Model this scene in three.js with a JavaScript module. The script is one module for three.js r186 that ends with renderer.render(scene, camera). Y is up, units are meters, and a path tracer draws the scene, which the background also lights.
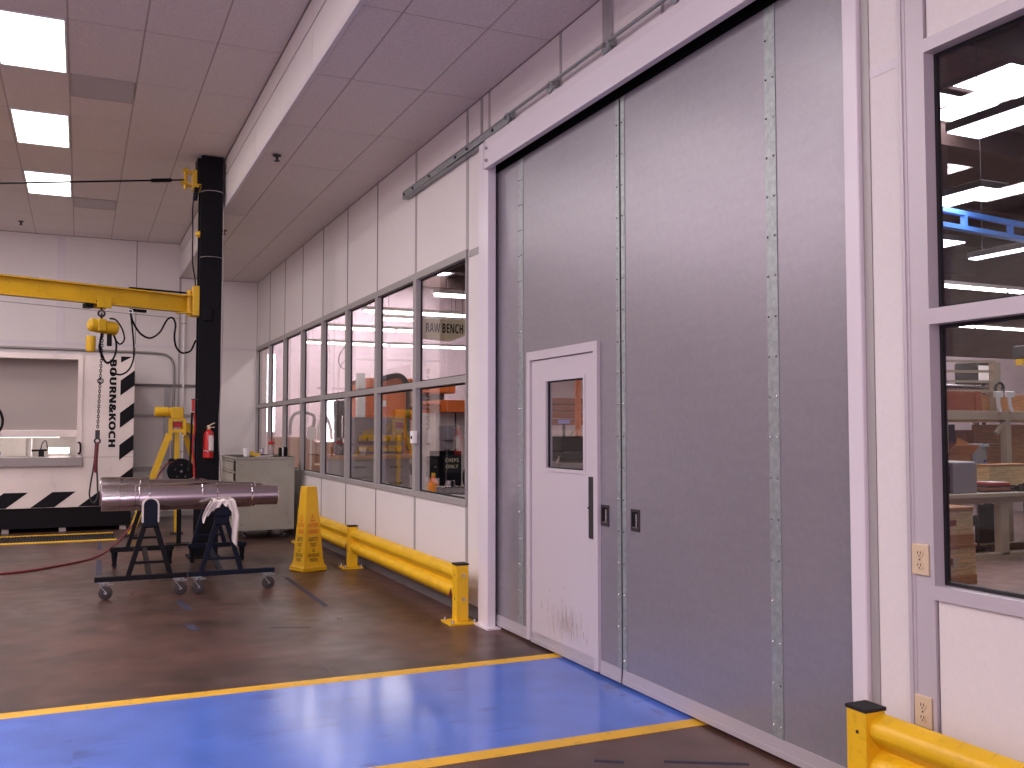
import * as THREE from 'three';
import { RoundedBoxGeometry } from 'three/addons/geometries/RoundedBoxGeometry.js';
import { mergeGeometries, toCreasedNormals } from 'three/addons/utils/BufferGeometryUtils.js';
import { RectAreaLightUniformsLib } from 'three/addons/lights/RectAreaLightUniformsLib.js';
import { FontLoader } from 'three/addons/loaders/FontLoader.js';
import { TextGeometry } from 'three/addons/geometries/TextGeometry.js';

// ---------------------------------------------------------------- camera, exposure, light levels
const scene = new THREE.Scene();
const camera = new THREE.PerspectiveCamera(2 * Math.atan(384 / 950) * 180 / Math.PI, 1024 / 768, 0.05, 80);
camera.position.set(0, 1.6, 0);
camera.rotation.set(2.772 * Math.PI / 180, -24.43 * Math.PI / 180, 0, 'YXZ');
scene.background = new THREE.Color(0.02, 0.02, 0.024);
const renderer = new THREE.WebGLRenderer({ antialias: true });
renderer.toneMapping = THREE.LinearToneMapping;
renderer.toneMappingExposure = 1.03;
renderer.shadowMap.enabled = true;
RectAreaLightUniformsLib.init();
const TROFFER = { color: new THREE.Color(1.0, 0.87, 0.83), power: 8.6, glow: 5 };       // the 2x4 ceiling lights in view
const TROFFER_FAR = { color: new THREE.Color(1.0, 0.82, 0.89), power: 17.5 };            // the rows farther left, with pinker tubes
const BAY = { color: new THREE.Color(1.0, 0.75, 0.97), power: 2.2, glow: 1.4 };          // daylight in the open bay behind the camera
const STRIP = { color: new THREE.Color(1.0, 0.90, 0.86), power: 22, glow: 9 };           // fluorescent tubes in the hall
const SKYL = { color: new THREE.Color(0.96, 0.93, 1.0), power: 12, glow: 6 };             // hall skylights and windows

// ---------------------------------------------------------------- helpers
let seed = 7;
const rnd = () => { seed = (seed * 1664525 + 1013904223) >>> 0; return seed / 4294967296; };
const V = (x, y, z) => new THREE.Vector3(x, y, z);
const origins = new WeakMap();
const used = new Map();
function numbered(name) { const n = used.get(name) || 0; used.set(name, n + 1); return n ? `${name}_${String(n).padStart(3, '0')}` : name; }
function thing(name, label, category, pos = [0, 0, 0], group) {
  const o = new THREE.Group(); o.name = numbered(name); o.position.set(...pos); origins.set(o, V(...pos));
  o.userData = { label, category }; if (group) o.userData.group = group;
  scene.add(o); return o;
}
function structure(name, label) { const o = new THREE.Group(); o.name = name; o.userData = { kind: 'structure', label, category: name.split('_')[0] }; origins.set(o, V(0, 0, 0)); scene.add(o); return o; }
function boxUV(g, m) {                                   // uv in metres / m from the face direction
  const p = g.attributes.position, n = g.attributes.normal, uv = new Float32Array(p.count * 2);
  for (let i = 0; i < p.count; i++) {
    const ax = Math.abs(n.getX(i)), ay = Math.abs(n.getY(i)), az = Math.abs(n.getZ(i));
    let u, v;
    if (ay >= ax && ay >= az) { u = p.getX(i); v = p.getZ(i); } else if (ax >= az) { u = p.getZ(i); v = p.getY(i); } else { u = p.getX(i); v = p.getY(i); }
    uv[2 * i] = u / m; uv[2 * i + 1] = v / m;
  }
  g.setAttribute('uv', new THREE.BufferAttribute(uv, 2));
}
function merge(list) {
  if (!Array.isArray(list)) return list;
  if (list.length === 1) return list[0];
  const L = list.map(g => { const q = g.index ? g.toNonIndexed() : g; for (const k of Object.keys(q.attributes)) if (!['position', 'normal', 'uv'].includes(k)) q.deleteAttribute(k); if (!q.attributes.uv) q.setAttribute('uv', new THREE.BufferAttribute(new Float32Array(q.attributes.position.count * 2), 2)); return q; });
  return mergeGeometries(L, false);
}
// part(): geometry given in room coordinates becomes a child of its thing
function part(name, geo, mat, parent, label) {
  const g = merge(geo);
  if (mat.userData.uvm) boxUV(g, mat.userData.uvm);
  let root = parent; const off = V(0, 0, 0);
  const o = origins.get(parent) || V(0, 0, 0); off.copy(o);
  if (off.lengthSq()) g.translate(-off.x, -off.y, -off.z);
  const m = new THREE.Mesh(g, mat); m.name = name; m.castShadow = m.receiveShadow = true;
  if (label) m.userData.label = label;
  origins.set(m, o);
  parent.add(m); return m;
}
const B = (x0, x1, y0, y1, z0, z1) => { const g = new THREE.BoxGeometry(Math.abs(x1 - x0), Math.abs(y1 - y0), Math.abs(z1 - z0)); g.translate((x0 + x1) / 2, (y0 + y1) / 2, (z0 + z1) / 2); return g; };
const RB = (x0, x1, y0, y1, z0, z1, r = 0.006, s = 2) => { const g = new RoundedBoxGeometry(Math.abs(x1 - x0), Math.abs(y1 - y0), Math.abs(z1 - z0), s, r); g.translate((x0 + x1) / 2, (y0 + y1) / 2, (z0 + z1) / 2); return g; };
const cyl = (a, b, r0, r1 = r0, seg = 16) => {           // cylinder between two points
  const A = V(...a), C = V(...b), d = C.clone().sub(A), g = new THREE.CylinderGeometry(r1, r0, d.length(), seg);
  g.applyQuaternion(new THREE.Quaternion().setFromUnitVectors(V(0, 1, 0), d.clone().normalize())); g.translate((A.x + C.x) / 2, (A.y + C.y) / 2, (A.z + C.z) / 2); return g;
};
const bar = (a, b, w, h, up = [0, 1, 0]) => {            // rectangular bar between two points
  const A = V(...a), C = V(...b), d = C.clone().sub(A), L = d.length(), z = d.normalize(), x = V(...up).cross(z).normalize(), y = z.clone().cross(x);
  const g = new THREE.BoxGeometry(w, h, L); g.applyMatrix4(new THREE.Matrix4().makeBasis(x, y, z)); g.translate((A.x + C.x) / 2, (A.y + C.y) / 2, (A.z + C.z) / 2); return g;
};
const tube = (pts, r, seg = 48, rs = 8) => new THREE.TubeGeometry(new THREE.CatmullRomCurve3(pts.map(p => V(...p))), seg, r, rs, false);
const ball = (x, y, z, r, w = 12, h = 8) => { const g = new THREE.SphereGeometry(r, w, h); g.translate(x, y, z); return g; };
const torus = (x, y, z, R, r, axis = 'z', a = 8, b = 20, arc = Math.PI * 2) => { const g = new THREE.TorusGeometry(R, r, a, b, arc); if (axis === 'x') g.rotateY(Math.PI / 2); if (axis === 'y') g.rotateX(Math.PI / 2); g.translate(x, y, z); return g; };
function lathe(profile, dir, at, seg = 32) {             // profile [r, t] along dir from at
  const g = new THREE.LatheGeometry(profile.map(([r, t]) => new THREE.Vector2(Math.max(r, 1e-4), t)), seg);
  g.applyQuaternion(new THREE.Quaternion().setFromUnitVectors(V(0, 1, 0), V(...dir).normalize())); g.translate(...at);
  return toCreasedNormals(g, 0.5);
}
function extrudeZ(pts, z0, z1) {                         // polygon in x,y swept along z
  const s = new THREE.Shape(pts.map(p => new THREE.Vector2(p[0], p[1])));
  const g = new THREE.ExtrudeGeometry(s, { depth: Math.abs(z1 - z0), bevelEnabled: false }); g.translate(0, 0, Math.min(z0, z1)); return g;
}
const frameX = (x0, x1, y0, y1, z0, z1, t, tz = t) => [B(x0, x1, y0, y0 + t, z0, z1), B(x0, x1, y1 - t, y1, z0, z1), B(x0, x1, y0 + t, y1 - t, z0, z0 + tz), B(x0, x1, y0 + t, y1 - t, z1 - tz, z1)];   // a frame in the wall plane without doubled corners

// ---------------------------------------------------------------- procedural textures
function lattice(n, s) { const a = new Float32Array(n * n); let q = s >>> 0; for (let i = 0; i < n * n; i++) { q = (q * 1664525 + 1013904223) >>> 0; a[i] = q / 4294967296; } return a; }
const LAT = [lattice(64, 11), lattice(64, 23), lattice(64, 37), lattice(64, 59)];
function vn(k, x, y, per) {                              // periodic value noise, per cells across
  const L = LAT[k & 3], xi = Math.floor(x), yi = Math.floor(y), fx = x - xi, fy = y - yi, sx = fx * fx * (3 - 2 * fx), sy = fy * fy * (3 - 2 * fy);
  const w = (i) => ((i % per) + per) % per & 63, x0 = w(xi), x1 = w(xi + 1), y0 = w(yi) * 64, y1 = w(yi + 1) * 64;
  return (L[y0 + x0] * (1 - sx) + L[y0 + x1] * sx) * (1 - sy) + (L[y1 + x0] * (1 - sx) + L[y1 + x1] * sx) * sy;
}
function texture(w, h, fn, srgb = true) {
  const d = new Uint8Array(w * h * 4);
  for (let j = 0, i = 0; j < h; j++) for (let x = 0; x < w; x++, i += 4) { const c = fn(x / w, j / h, x, j); d[i] = Math.max(0, Math.min(255, c[0])); d[i + 1] = Math.max(0, Math.min(255, c[1])); d[i + 2] = Math.max(0, Math.min(255, c[2])); d[i + 3] = 255; }
  const t = new THREE.DataTexture(d, w, h, THREE.RGBAFormat); t.wrapS = t.wrapT = THREE.RepeatWrapping; t.magFilter = THREE.LinearFilter; t.minFilter = THREE.LinearMipmapLinearFilter; t.generateMipmaps = true; t.anisotropy = 8;
  if (srgb) t.colorSpace = THREE.SRGBColorSpace; t.needsUpdate = true; return t;
}
function canvasTex(w, h, draw) { const c = document.createElement('canvas'); c.width = w; c.height = h; draw(c.getContext('2d'), w, h); const t = new THREE.CanvasTexture(c); t.colorSpace = THREE.SRGBColorSpace; t.anisotropy = 8; return t; }
const std = (o, uvm) => { const m = new THREE.MeshStandardMaterial(o); if (uvm) m.userData.uvm = uvm; return m; };
const phy = (o, uvm) => { const m = new THREE.MeshPhysicalMaterial(o); if (uvm) m.userData.uvm = uvm; return m; };

// brown sealed concrete: cloudy stains, scuffs, fine grit
const floorFn = (base, amp) => (u, v) => {
  const a = vn(0, u * 6, v * 6, 6), b = vn(1, u * 16, v * 16, 16), c = vn(2, u * 40, v * 64, 64), d = vn(3, u * 50, v * 13, 50), e = rnd();
  const k = (a - .5) * .30 + (b - .5) * .26 + (c - .5) * .24 + (d - .5) * .14 + (e - .5) * .22, dark = Math.max(0, vn(1, u * 9 + 3, v * 23 + 1, 63) - .74) * .6, warm = (vn(2, u * 5 + 2, v * 5, 60) - .5) * .10;
  const s = 1 + k * amp - dark;
  return [base[0] * s * (1 + warm), base[1] * s, base[2] * s * (1 - warm)];
};
const floorTex = texture(1024, 1024, floorFn([75, 53, 46], 1));
const floorRough = texture(512, 512, (u, v) => { const a = vn(1, u * 12, v * 12, 12), b = vn(2, u * 50, v * 50, 50); const g = 100 + (a - .5) * 34 + (b - .5) * 24; return [g, g, g]; }, false);
const blueTex = texture(512, 512, (u, v) => {
  const a = vn(0, u * 5, v * 5, 5), b = vn(1, u * 22, v * 22, 22), s = Math.max(0, vn(2, u * 14, v * 40, 56) - .84) * 1.8, e = rnd();
  const k = 1 + (a - .5) * .12 + (b - .5) * .07 + (e - .5) * .05 - s * .5; return [86 * k, 120 * k, 206 * k];
});
const tileTex = texture(256, 256, (u, v, x, y) => { const e = rnd(), f = vn(3, u * 60, v * 60, 60), k = 1 - (e > .86 ? .16 : 0) + (e - .5) * .10 + (f - .5) * .06; return [230 * k, 222 * k, 219 * k]; });
const tileBump = texture(256, 256, (u, v) => { const e = rnd(), g = e > .86 ? 60 : 190 + e * 40; return [g, g, g]; }, false);
const panelTex = texture(256, 256, (u, v) => { const a = vn(0, u * 4, v * 4, 4), b = vn(2, u * 60, v * 60, 60), k = 1 + (a - .5) * .012 + (b - .5) * .012 + (rnd() - .5) * .02; return [228 * k, 223 * k, 221 * k]; });
const doorTex = texture(512, 512, (u, v) => { const a = vn(0, u * 3, v * 3, 3), b = vn(2, u * 60, v * 60, 60), c = vn(3, u * 6, v * 60, 60), k = 1 + (a - .5) * .03 + (b - .5) * .03 + (c - .5) * .02 + (rnd() - .5) * .05; return [151 * k, 148 * k, 155 * k]; });
const woodTex = (c) => texture(256, 256, (u, v) => { const a = vn(0, u * 3 + vn(1, u * 4, v * 4, 4), v * 48, 48), b = vn(2, u * 10, v * 60, 60), k = .86 + a * .2 + b * .12; return [c[0] * k, c[1] * k, c[2] * k]; });
const galvTex = texture(256, 256, (u, v) => { const a = vn(0, u * 20, v * 20, 20), b = vn(1, u * 45, v * 45, 45), k = .9 + a * .12 + b * .08; return [158 * k, 166 * k, 166 * k]; });
const paintWear = (c, w) => texture(256, 256, (u, v) => { const a = vn(0, u * 6, v * 6, 6), b = vn(1, u * 30, v * 30, 30), s = Math.max(0, b - .78) * w, k = 1 + (a - .5) * .08 - s; return [c[0] * k, c[1] * k, c[2] * k]; });

const M = {
  floor: std({ map: floorTex, roughnessMap: floorRough, roughness: 0.95 }, 6),
  hallFloor: std({ map: texture(512, 512, floorFn([138, 112, 104], .8)), roughness: 0.4 }, 6),
  blue: std({ map: blueTex, roughness: 0.17 }, 3),
  lineYellow: std({ map: paintWear([226, 176, 40], .8), roughness: 0.45 }, 1),
  tape: std({ map: paintWear([44, 44, 66], 2), roughness: 0.6 }, 0.5),
  tile: std({ map: tileTex, bumpMap: tileBump, bumpScale: 0.0015, roughness: 0.95 }, 0.6),
  grid: std({ color: 0xb5aca8, roughness: 0.6 }),
  slab: std({ color: 0x8a8582, roughness: 0.9 }),
  panel: std({ map: panelTex, roughness: 0.55 }, 1.2),
  trim: std({ color: 0xdcd6da, roughness: 0.35 }),
  jamb: std({ color: 0xe2dce2, roughness: 0.28 }),
  alum: std({ color: 0xa9a6a4, roughness: 0.42, metalness: 0.15 }),
  alumLight: std({ color: 0xc6bfc4, roughness: 0.42, metalness: 0.15 }),
  leftWall: std({ color: 0xa39c99, roughness: 0.8 }),
  joint: std({ color: 0x6f6a6a, roughness: 0.7 }),
  gasket: std({ color: 0x15151a, roughness: 0.6 }),
  glass: phy({ color: 0xffffff, transmission: 1, thickness: 0, roughness: 0.0, ior: 1.5 }),
  door: std({ map: doorTex, roughness: 0.32, metalness: 0.42 }, 1.5),
  galv: std({ map: galvTex, roughness: 0.4, metalness: 0.45 }, 0.5),
  channel: std({ color: 0xb9b3b8, roughness: 0.4, metalness: 0.2 }),
  doorWhite: std({ color: 0xc6bec2, roughness: 0.42 }),
  dark: std({ color: 0x2e2a2b, roughness: 0.5 }),
  black: phy({ specularIntensity: 0.3, color: 0x0e0e12, roughness: 0.5 }),
  columnBlack: phy({ specularIntensity: 0.3, map: paintWear([17, 17, 23], 2.5), roughness: 0.55 }, 0.8),
  rubber: std({ color: 0x1b1a1c, roughness: 0.8 }),
  yellow: std({ map: paintWear([233, 186, 26], .35), roughness: 0.38 }, 0.8),
  craneYellow: std({ map: paintWear([212, 170, 24], .4), roughness: 0.42 }, 0.8),
  coneYellow: std({ color: 0xd9a916, roughness: 0.5 }),
  steel: std({ color: 0xd6ced2, metalness: 1, roughness: 0.17 }),
  steelDark: std({ color: 0xb4acb0, metalness: 1, roughness: 0.2 }),
  chrome: std({ color: 0xb8b6b6, metalness: 0.9, roughness: 0.25 }),
  machine: std({ map: paintWear([214, 204, 198], 0.15), roughness: 0.5 }, 2),
  machineBlack: phy({ specularIntensity: 0.3, color: 0x0e0d11, roughness: 0.55 }),
  curtain: std({ color: 0x9a918c, roughness: 0.6 }),
  sill: std({ color: 0x8d8784, roughness: 0.45, metalness: 0.3 }),
  white: std({ color: 0xf0eeee, roughness: 0.5 }),
  cloth: std({ map: paintWear([226, 218, 214], 0.3), roughness: 0.95 }, 0.3),
  red: std({ color: 0xb51d1a, roughness: 0.35 }),
  hoseRed: std({ color: 0x6a1a26, roughness: 0.5 }),
  cabinet: std({ map: paintWear([166, 163, 150], 0.3), roughness: 0.45 }, 1),
  standBlack: phy({ specularIntensity: 0.3, color: 0x111217, roughness: 0.5 }),
  standBlue: phy({ specularIntensity: 0.3, color: 0x121828, roughness: 0.45 }),
  wheel: std({ color: 0x3a3435, roughness: 0.6 }),
  almond: std({ color: 0xd8c4a4, roughness: 0.4 }),
  conduit: std({ color: 0x9c9896, metalness: 0.6, roughness: 0.4 }),
  orange: std({ map: paintWear([226, 110, 34], 0.6), roughness: 0.5 }, 1),
  bluePaint: std({ color: 0x3f6fb4, roughness: 0.5 }),
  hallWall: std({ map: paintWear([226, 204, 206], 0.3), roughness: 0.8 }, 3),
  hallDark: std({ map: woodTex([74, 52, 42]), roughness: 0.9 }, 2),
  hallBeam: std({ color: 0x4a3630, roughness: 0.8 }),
  wood: std({ map: woodTex([186, 132, 84]), roughness: 0.7 }, 0.5),
  woodPale: std({ map: woodTex([226, 192, 140]), roughness: 0.7 }, 0.5),
  woodRed: std({ map: woodTex([150, 72, 40]), roughness: 0.7 }, 0.5),
  carton: std({ color: 0xb4763f, roughness: 0.85 }),
  rack: std({ color: 0xb9a892, roughness: 0.55 }),
  greyBox: std({ color: 0x8b8288, roughness: 0.55 }),
  bucket: std({ color: 0x8f959c, roughness: 0.5 }),
  lampGlow: new THREE.MeshStandardMaterial({ color: 0xffffff, emissive: 0xffffff, emissiveIntensity: TROFFER.glow, roughness: 0.6 }),
  stripGlow: new THREE.MeshStandardMaterial({ color: 0xffffff, emissive: 0xfff6ee, emissiveIntensity: STRIP.glow, roughness: 0.6 }),
  dayGlow: new THREE.MeshStandardMaterial({ color: 0xffffff, emissive: 0xf4eeff, emissiveIntensity: SKYL.glow, roughness: 0.6 }),
  bayGlow: new THREE.MeshStandardMaterial({ color: 0xffffff, emissive: BAY.color, emissiveIntensity: BAY.glow, roughness: 0.6 }),
};
function areaLight(parent, color, power, w, h, pos, look) {
  const o = origins.get(parent), l = new THREE.RectAreaLight(color, power, w, h); l.name = 'light'; l.castShadow = true;
  l.position.set(pos[0] - o.x, pos[1] - o.y, pos[2] - o.z); l.lookAt(look[0] - o.x, look[1] - o.y, look[2] - o.z); parent.add(l); return l;
}

// ================================================================ THE ROOM
const X = 3.10, XB = 3.20, ZB = -18.8, ZN = 6.2, XL = -7.1, HU = 5.10, HL = 4.46, XS = 1.645;
const HX = 26, HZ = -33, HH = 7.0, HN = 6.2;              // the hall beyond the partition
const bays = [-18.81, -17.43, -16.05, -14.65, -13.29, -11.94, -10.59, -9.20, -7.78];

// floor
const floor = structure('floor', 'brown sealed concrete floor with a blue painted walkway');
part('concrete', B(XL - .2, X + .05, -.2, 0, ZB - .2, ZN + .2), M.floor, floor);
part('concrete', B(X + .05, HX + .2, -.2, 0, HZ - .2, HN + .2), M.hallFloor, floor);
part('control_joint', B(1.545, 1.553, 0, .0006, ZB, -6.15), M.joint, floor, 'thin saw-cut joint');
part('walkway_paint', B(XL, 14, 0, .0012, -6.04, -4.43), M.blue, floor, 'glossy blue walkway paint');
part('floor_line', B(XL, 14, 0, .002, -6.15, -6.03), M.lineYellow, floor, 'yellow line on the far side of the walkway');
part('floor_line', B(XL, 14, 0, .002, -4.455, -4.34), M.lineYellow, floor, 'yellow line on the near side of the walkway');
for (const [x0, z0, x1, z1, w] of [[2.07, -10.5, 2.07, -8.65, .05], [.87, -9.5, .92, -8.95, .06], [.84, -8.3, .88, -8.03, .07], [.29, -15.0, .27, -13.9, .05], [.24, -12.8, .22, -11.5, .06], [1.43, -7.89, 1.73, -7.76, .025], [2.6, -3.95, 2.95, -3.75, .03], [2.3, -4.1, 2.42, -4.02, .03]])
  part('floor_tape', bar([x0, .0008, z0], [x1, .0008, z1], w, .0016), M.tape, floor, 'scrap of worn blue floor tape');

// upper ceiling: lay-in tiles, grid, troffers
const ceiling = structure('ceiling', 'suspended ceiling of speckled lay-in tiles');
part('slab', B(XL - .2, XS + .12, HU + .03, HU + .2, ZB - .2, ZN + .2), M.slab, ceiling);
const cx = [XS, 1.07]; for (let x = .452; x > XL; x -= .6175) cx.push(x); cx.push(XL);
const cz = [ZB]; for (let z = -18.33; z < ZN; z += 1.36) cz.push(z); cz.push(ZN);
const tileCache = new Map();
function tile(parent, x0, x1, z0, z1, y) {
  const w = Math.abs(x1 - x0) - .016, d = Math.abs(z1 - z0) - .016; if (w < .03 || d < .03) return;
  const k = w.toFixed(3) + '_' + d.toFixed(3);
  if (!tileCache.has(k)) { const g = new THREE.BoxGeometry(w, .016, d); boxUV(g, M.tile.userData.uvm); tileCache.set(k, g); }
  const m = new THREE.Mesh(tileCache.get(k), M.tile); m.name = 'ceiling_tile'; m.position.set((x0 + x1) / 2, y + .014, (z0 + z1) / 2); m.castShadow = m.receiveShadow = true; parent.add(m);
}
const lampCells = [], ventCells = [];
for (let i = 0; i + 1 < cx.length; i++) for (let j = 0; j + 1 < cz.length; j++) {
  const lampCol = i === 3 || i === 6 || i === 9 || i === 12;
  // rows [-15.61,-14.25], [-12.89,-11.53], [-10.17,-8.81] ... carry lamps
  if (lampCol && j >= 3 && (j - 3) % 2 === 0 && cz[j] < -1.5) { lampCells.push([cx[i + 1], cx[i], cz[j], cz[j + 1]]); continue; }
  if (i === 2 && (j === 6 || j === 2)) { const zm = cz[j + 1] - .665; ventCells.push([cx[i + 1], cx[i], zm, cz[j + 1]]); tile(ceiling, cx[i + 1], cx[i], cz[j], zm, HU); continue; }
  tile(ceiling, cx[i + 1], cx[i], cz[j], cz[j + 1], HU);
}
{ const g = []; for (const x of cx) g.push(B(x - .012, x + .012, HU + .009, HU + .03, ZB, ZN)); for (const z of cz) g.push(B(XL, XS, HU + .009, HU + .03, z - .012, z + .012)); part('ceiling_grid', g, M.grid, ceiling); }
// soffit fascia
const fascia = structure('trim_1', 'white panelled fascia of the dropped ceiling');
part('fascia_core', B(XS + .02, XS + .1, HL + .034, HU + .05, ZB, ZN), M.joint, fascia);
const lz = [ZB]; for (let z = -6.14 - 1.365 * 9; z < ZN; z += 1.365) lz.push(z); lz.push(ZN);
for (let j = 0; j + 1 < lz.length; j++) {
  part('fascia_panel', B(XS, XS + .04, 4.888, HU - .012, lz[j] + .004, lz[j + 1] - .004), M.panel, fascia);
  part('fascia_panel', B(XS, XS + .04, HL + .05, 4.872, lz[j] + .004, lz[j + 1] - .004), M.panel, fascia);
}
part('fascia_edge', B(XS - .006, XS + .03, HL - .004, HL + .044, ZB, ZN), M.trim, fascia);
// lower ceiling
const ceilingLow = structure('ceiling_lower', 'dropped ceiling of lay-in tiles along the partition');
part('slab', B(XS + .02, XB + .1, HL + .0315, HL + .2, ZB - .2, ZN + .2), M.slab, ceilingLow);
const lx = [XS + .03, 1.965, 2.60, X];
for (let i = 0; i + 1 < lx.length; i++) for (let j = 0; j + 1 < lz.length; j++) tile(ceilingLow, lx[i], lx[i + 1], lz[j], lz[j + 1], HL);
{ const g = []; for (const x of lx) g.push(B(x - .012, x + .012, HL + .009, HL + .03, ZB, ZN)); for (const z of lz) g.push(B(XS + .03, X, HL + .009, HL + .03, z - .012, z + .012)); part('ceiling_grid', g, M.grid, ceilingLow); }

// the partition wall with its panels
const wall = structure('wall_right', 'white panelled partition wall with grey aluminium battens');
function panels(y0, y1, zs, t = XB - X) { for (let i = 0; i + 1 < zs.length; i++) part('panel', B(X, X + t, y0, y1, zs[i] + .008, zs[i + 1] - .008), M.panel, wall); }
const wideJoint = [-9.20, -7.78];
panels(3.2, HL, bays); panels(.1, .93, bays);
for (const z of bays) { const wide = wideJoint.includes(z) ? .026 : .011; part('batten', B(X - .004, XB, .1, .93, z - wide, z + wide), wide > .02 ? M.alum : M.joint, wall); part('batten', B(X - .004, XB, 3.2, HL, z - wide, z + wide), wide > .02 ? M.alum : M.joint, wall); }
part('panel', B(X, XB, .1, 3.12, -7.752, -7.47), M.panel, wall); part('panel', B(X, XB, 3.18, HL, -7.752, -7.47), M.panel, wall);
part('batten', B(X - .006, XB, 3.12, 3.18, -7.754, -7.47), M.alum, wall);
part('batten', B(X - .006, XB, .1, HL, -7.47, -7.43), M.alum, wall);
// over the doors
const over = [-7.43, -7.28, -5.97, -4.66, -3.35, -3.06];
for (let i = 0; i + 1 < over.length; i++) part('panel', B(X, XB, 3.992, HL, over[i] + .008, over[i + 1] - .008), M.panel, wall);
for (const z of over.slice(1)) part('batten', B(X - .005, XB, 3.992, HL, z - .016, z + .016), M.alum, wall);
// right of the doors
part('batten', B(X - .004, XB, .1, HL, -3.105, -3.06), M.alum, wall);
part('panel', B(X, XB, .1, 3.125, -3.058, -2.893), M.panel, wall); part('panel', B(X, XB, 3.165, HL, -3.058, -2.893), M.panel, wall);
part('batten', B(X - .002, XB, 3.125, 3.165, -3.058, -2.893), M.trim, wall);
part('wire_channel', [B(X - .012, X + .065, .1, HL, -2.892, -2.874), B(X - .006, X + .065, .1, HL, -2.874, -2.778), B(X - .009, X - .006, .1, HL, -2.86, -2.857), B(X - .012, X + .065, .1, HL, -2.778, -2.76)], M.alumLight, wall, 'grey aluminium wire channel carrying the power outlets');
const nb = [-2.759, -1.39, -.01, 1.37, 2.75, 4.13, 5.51, ZN];
for (let i = 0; i + 1 < nb.length; i++) { part('panel', B(X, XB, .1, .93, nb[i] + .008, nb[i + 1] - .008), M.panel, wall); part('panel', B(X, XB, i ? 3.2 : 3.185, HL, nb[i] + .008, nb[i + 1] - .008), M.panel, wall); if (i) { part('panel', B(X, XB, .93, 3.2, nb[i] + .03, nb[i + 1] - .008), M.panel, wall); part('batten', B(X - .004, XB, .1, HL, nb[i] - .03, nb[i] + .03), M.alum, wall); } }
// hall side lining above the partition up to the hall roof
part('upper_lining', B(XB, XB + .12, HL - .06, HH + .1, HZ, HN), M.hallWall, wall);
part('lining', B(X, XB + .12, 0, HH + .1, HZ, ZB - .12), M.hallWall, wall);
const base = structure('baseboard_right', 'grey base strip along the partition');
part('base_strip', B(X - .012, XB, 0, .1, ZB, -7.43), M.joint, base);
part('base_strip', B(X - .012, XB, 0, .1, -3.105, ZN), M.joint, base);

// windows
function windowUnit(n, z0, z1, label, wl = .05, wr = .05, gx = X + .04, xb = X + .058, am = M.alum, top = 3.2) {
  const w = structure(`window_${n}`, label), fx = X - .015;
  part('frame', [B(fx, xb, 3.13, top, z0, z1), B(fx, xb, .93, .985, z0, z1), B(fx, xb, .985, 3.13, z0, z0 + wl), B(fx, xb, .985, 3.13, z1 - wr, z1)], am, w);
  part('middle_rail', B(fx, xb, 2.022, 2.085, z0 + wl, z1 - wr), am, w);
  for (const [y0, y1] of [[.985, 2.022], [2.085, 3.13]]) {
    part('pane', B(gx, gx + .006, y0 + .004, y1 - .004, z0 + wl + .003, z1 - wr - .003), M.glass, w);
    part('gasket', frameX(gx - .006, gx + .012, y0 + .001, y1 - .001, z0 + wl + .001, z1 - wr - .001, .014), M.gasket, w);
  }
}
const ords = ['farthest', 'second', 'third', 'fourth', 'fifth', 'sixth', 'seventh', 'nearest'];
for (let i = 0; i < 8; i++) windowUnit(i + 1, bays[i], bays[i + 1], `${ords[i]} of the eight two-pane windows left of the sliding doors`, .05, i === 7 ? .012 : .05);
windowUnit(9, -2.759, -1.39, 'two-pane window right of the sliding doors', .003, .05, X + .046, X + .065, M.alumLight, 3.185);

// back, left and near walls
const wallBack = structure('wall_back', 'off-white panelled end wall');
part('wall_core', B(XL, X, 0, HU + .1, ZB - .2, ZB - .06), M.joint, wallBack);
const bxs = [XL, -6.58, -5.33, -4.08, -2.84, -1.6, -.365, .90, 1.67, 2.35, X];
for (let i = 0; i + 1 < bxs.length; i++) {
  const top = bxs[i] >= 1.6 ? HL : HU;
  for (const [y0, y1] of [[.1, 3.12], [3.18, top]]) part('panel', B(bxs[i] + .006, bxs[i + 1] - .006, y0, y1, ZB - .06, ZB), M.panel, wallBack);
}
part('batten', B(-.43, -.30, .1, HU, ZB - .02, ZB + .012), M.trim, wallBack); part('batten', B(1.652, 1.69, .1, HL, ZB - .02, ZB + .01), M.alum, wallBack);
part('batten', B(XL, 3.1, 3.12, 3.18, ZB - .06, ZB + .004), M.trim, wallBack);
part('base_strip', B(XL, X, 0, .1, ZB - .06, ZB + .01), M.alum, wallBack);
const wallLeft = structure('wall_left', 'grey side wall out of view on the left');
part('wall_core', B(XL - .2, XL, 0, HU + .1, ZB - .2, ZN + .2), M.leftWall, wallLeft);
const wallNear = structure('wall_front', 'white wall behind the photographer with an open bay');
part('wall_core', [B(XL, -5.8, 0, HU + .1, ZN, ZN + .2), B(1.0, X + .1, 0, HU + .1, ZN, ZN + .2), B(-5.8, 1.0, 4.0, HU + .1, ZN, ZN + .2)], M.panel, wallNear);
const bay = structure('window_10', 'daylit translucent bay shutter behind the photographer');
part('shutter', B(-5.8, 1.0, 0, 4.0, ZN + .05, ZN + .1), M.bayGlow, bay);
areaLight(bay, BAY.color, BAY.power, 6.6, 3.8, [-2.4, 2.05, ZN + .03], [-2.4, 2.05, 0]);

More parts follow.
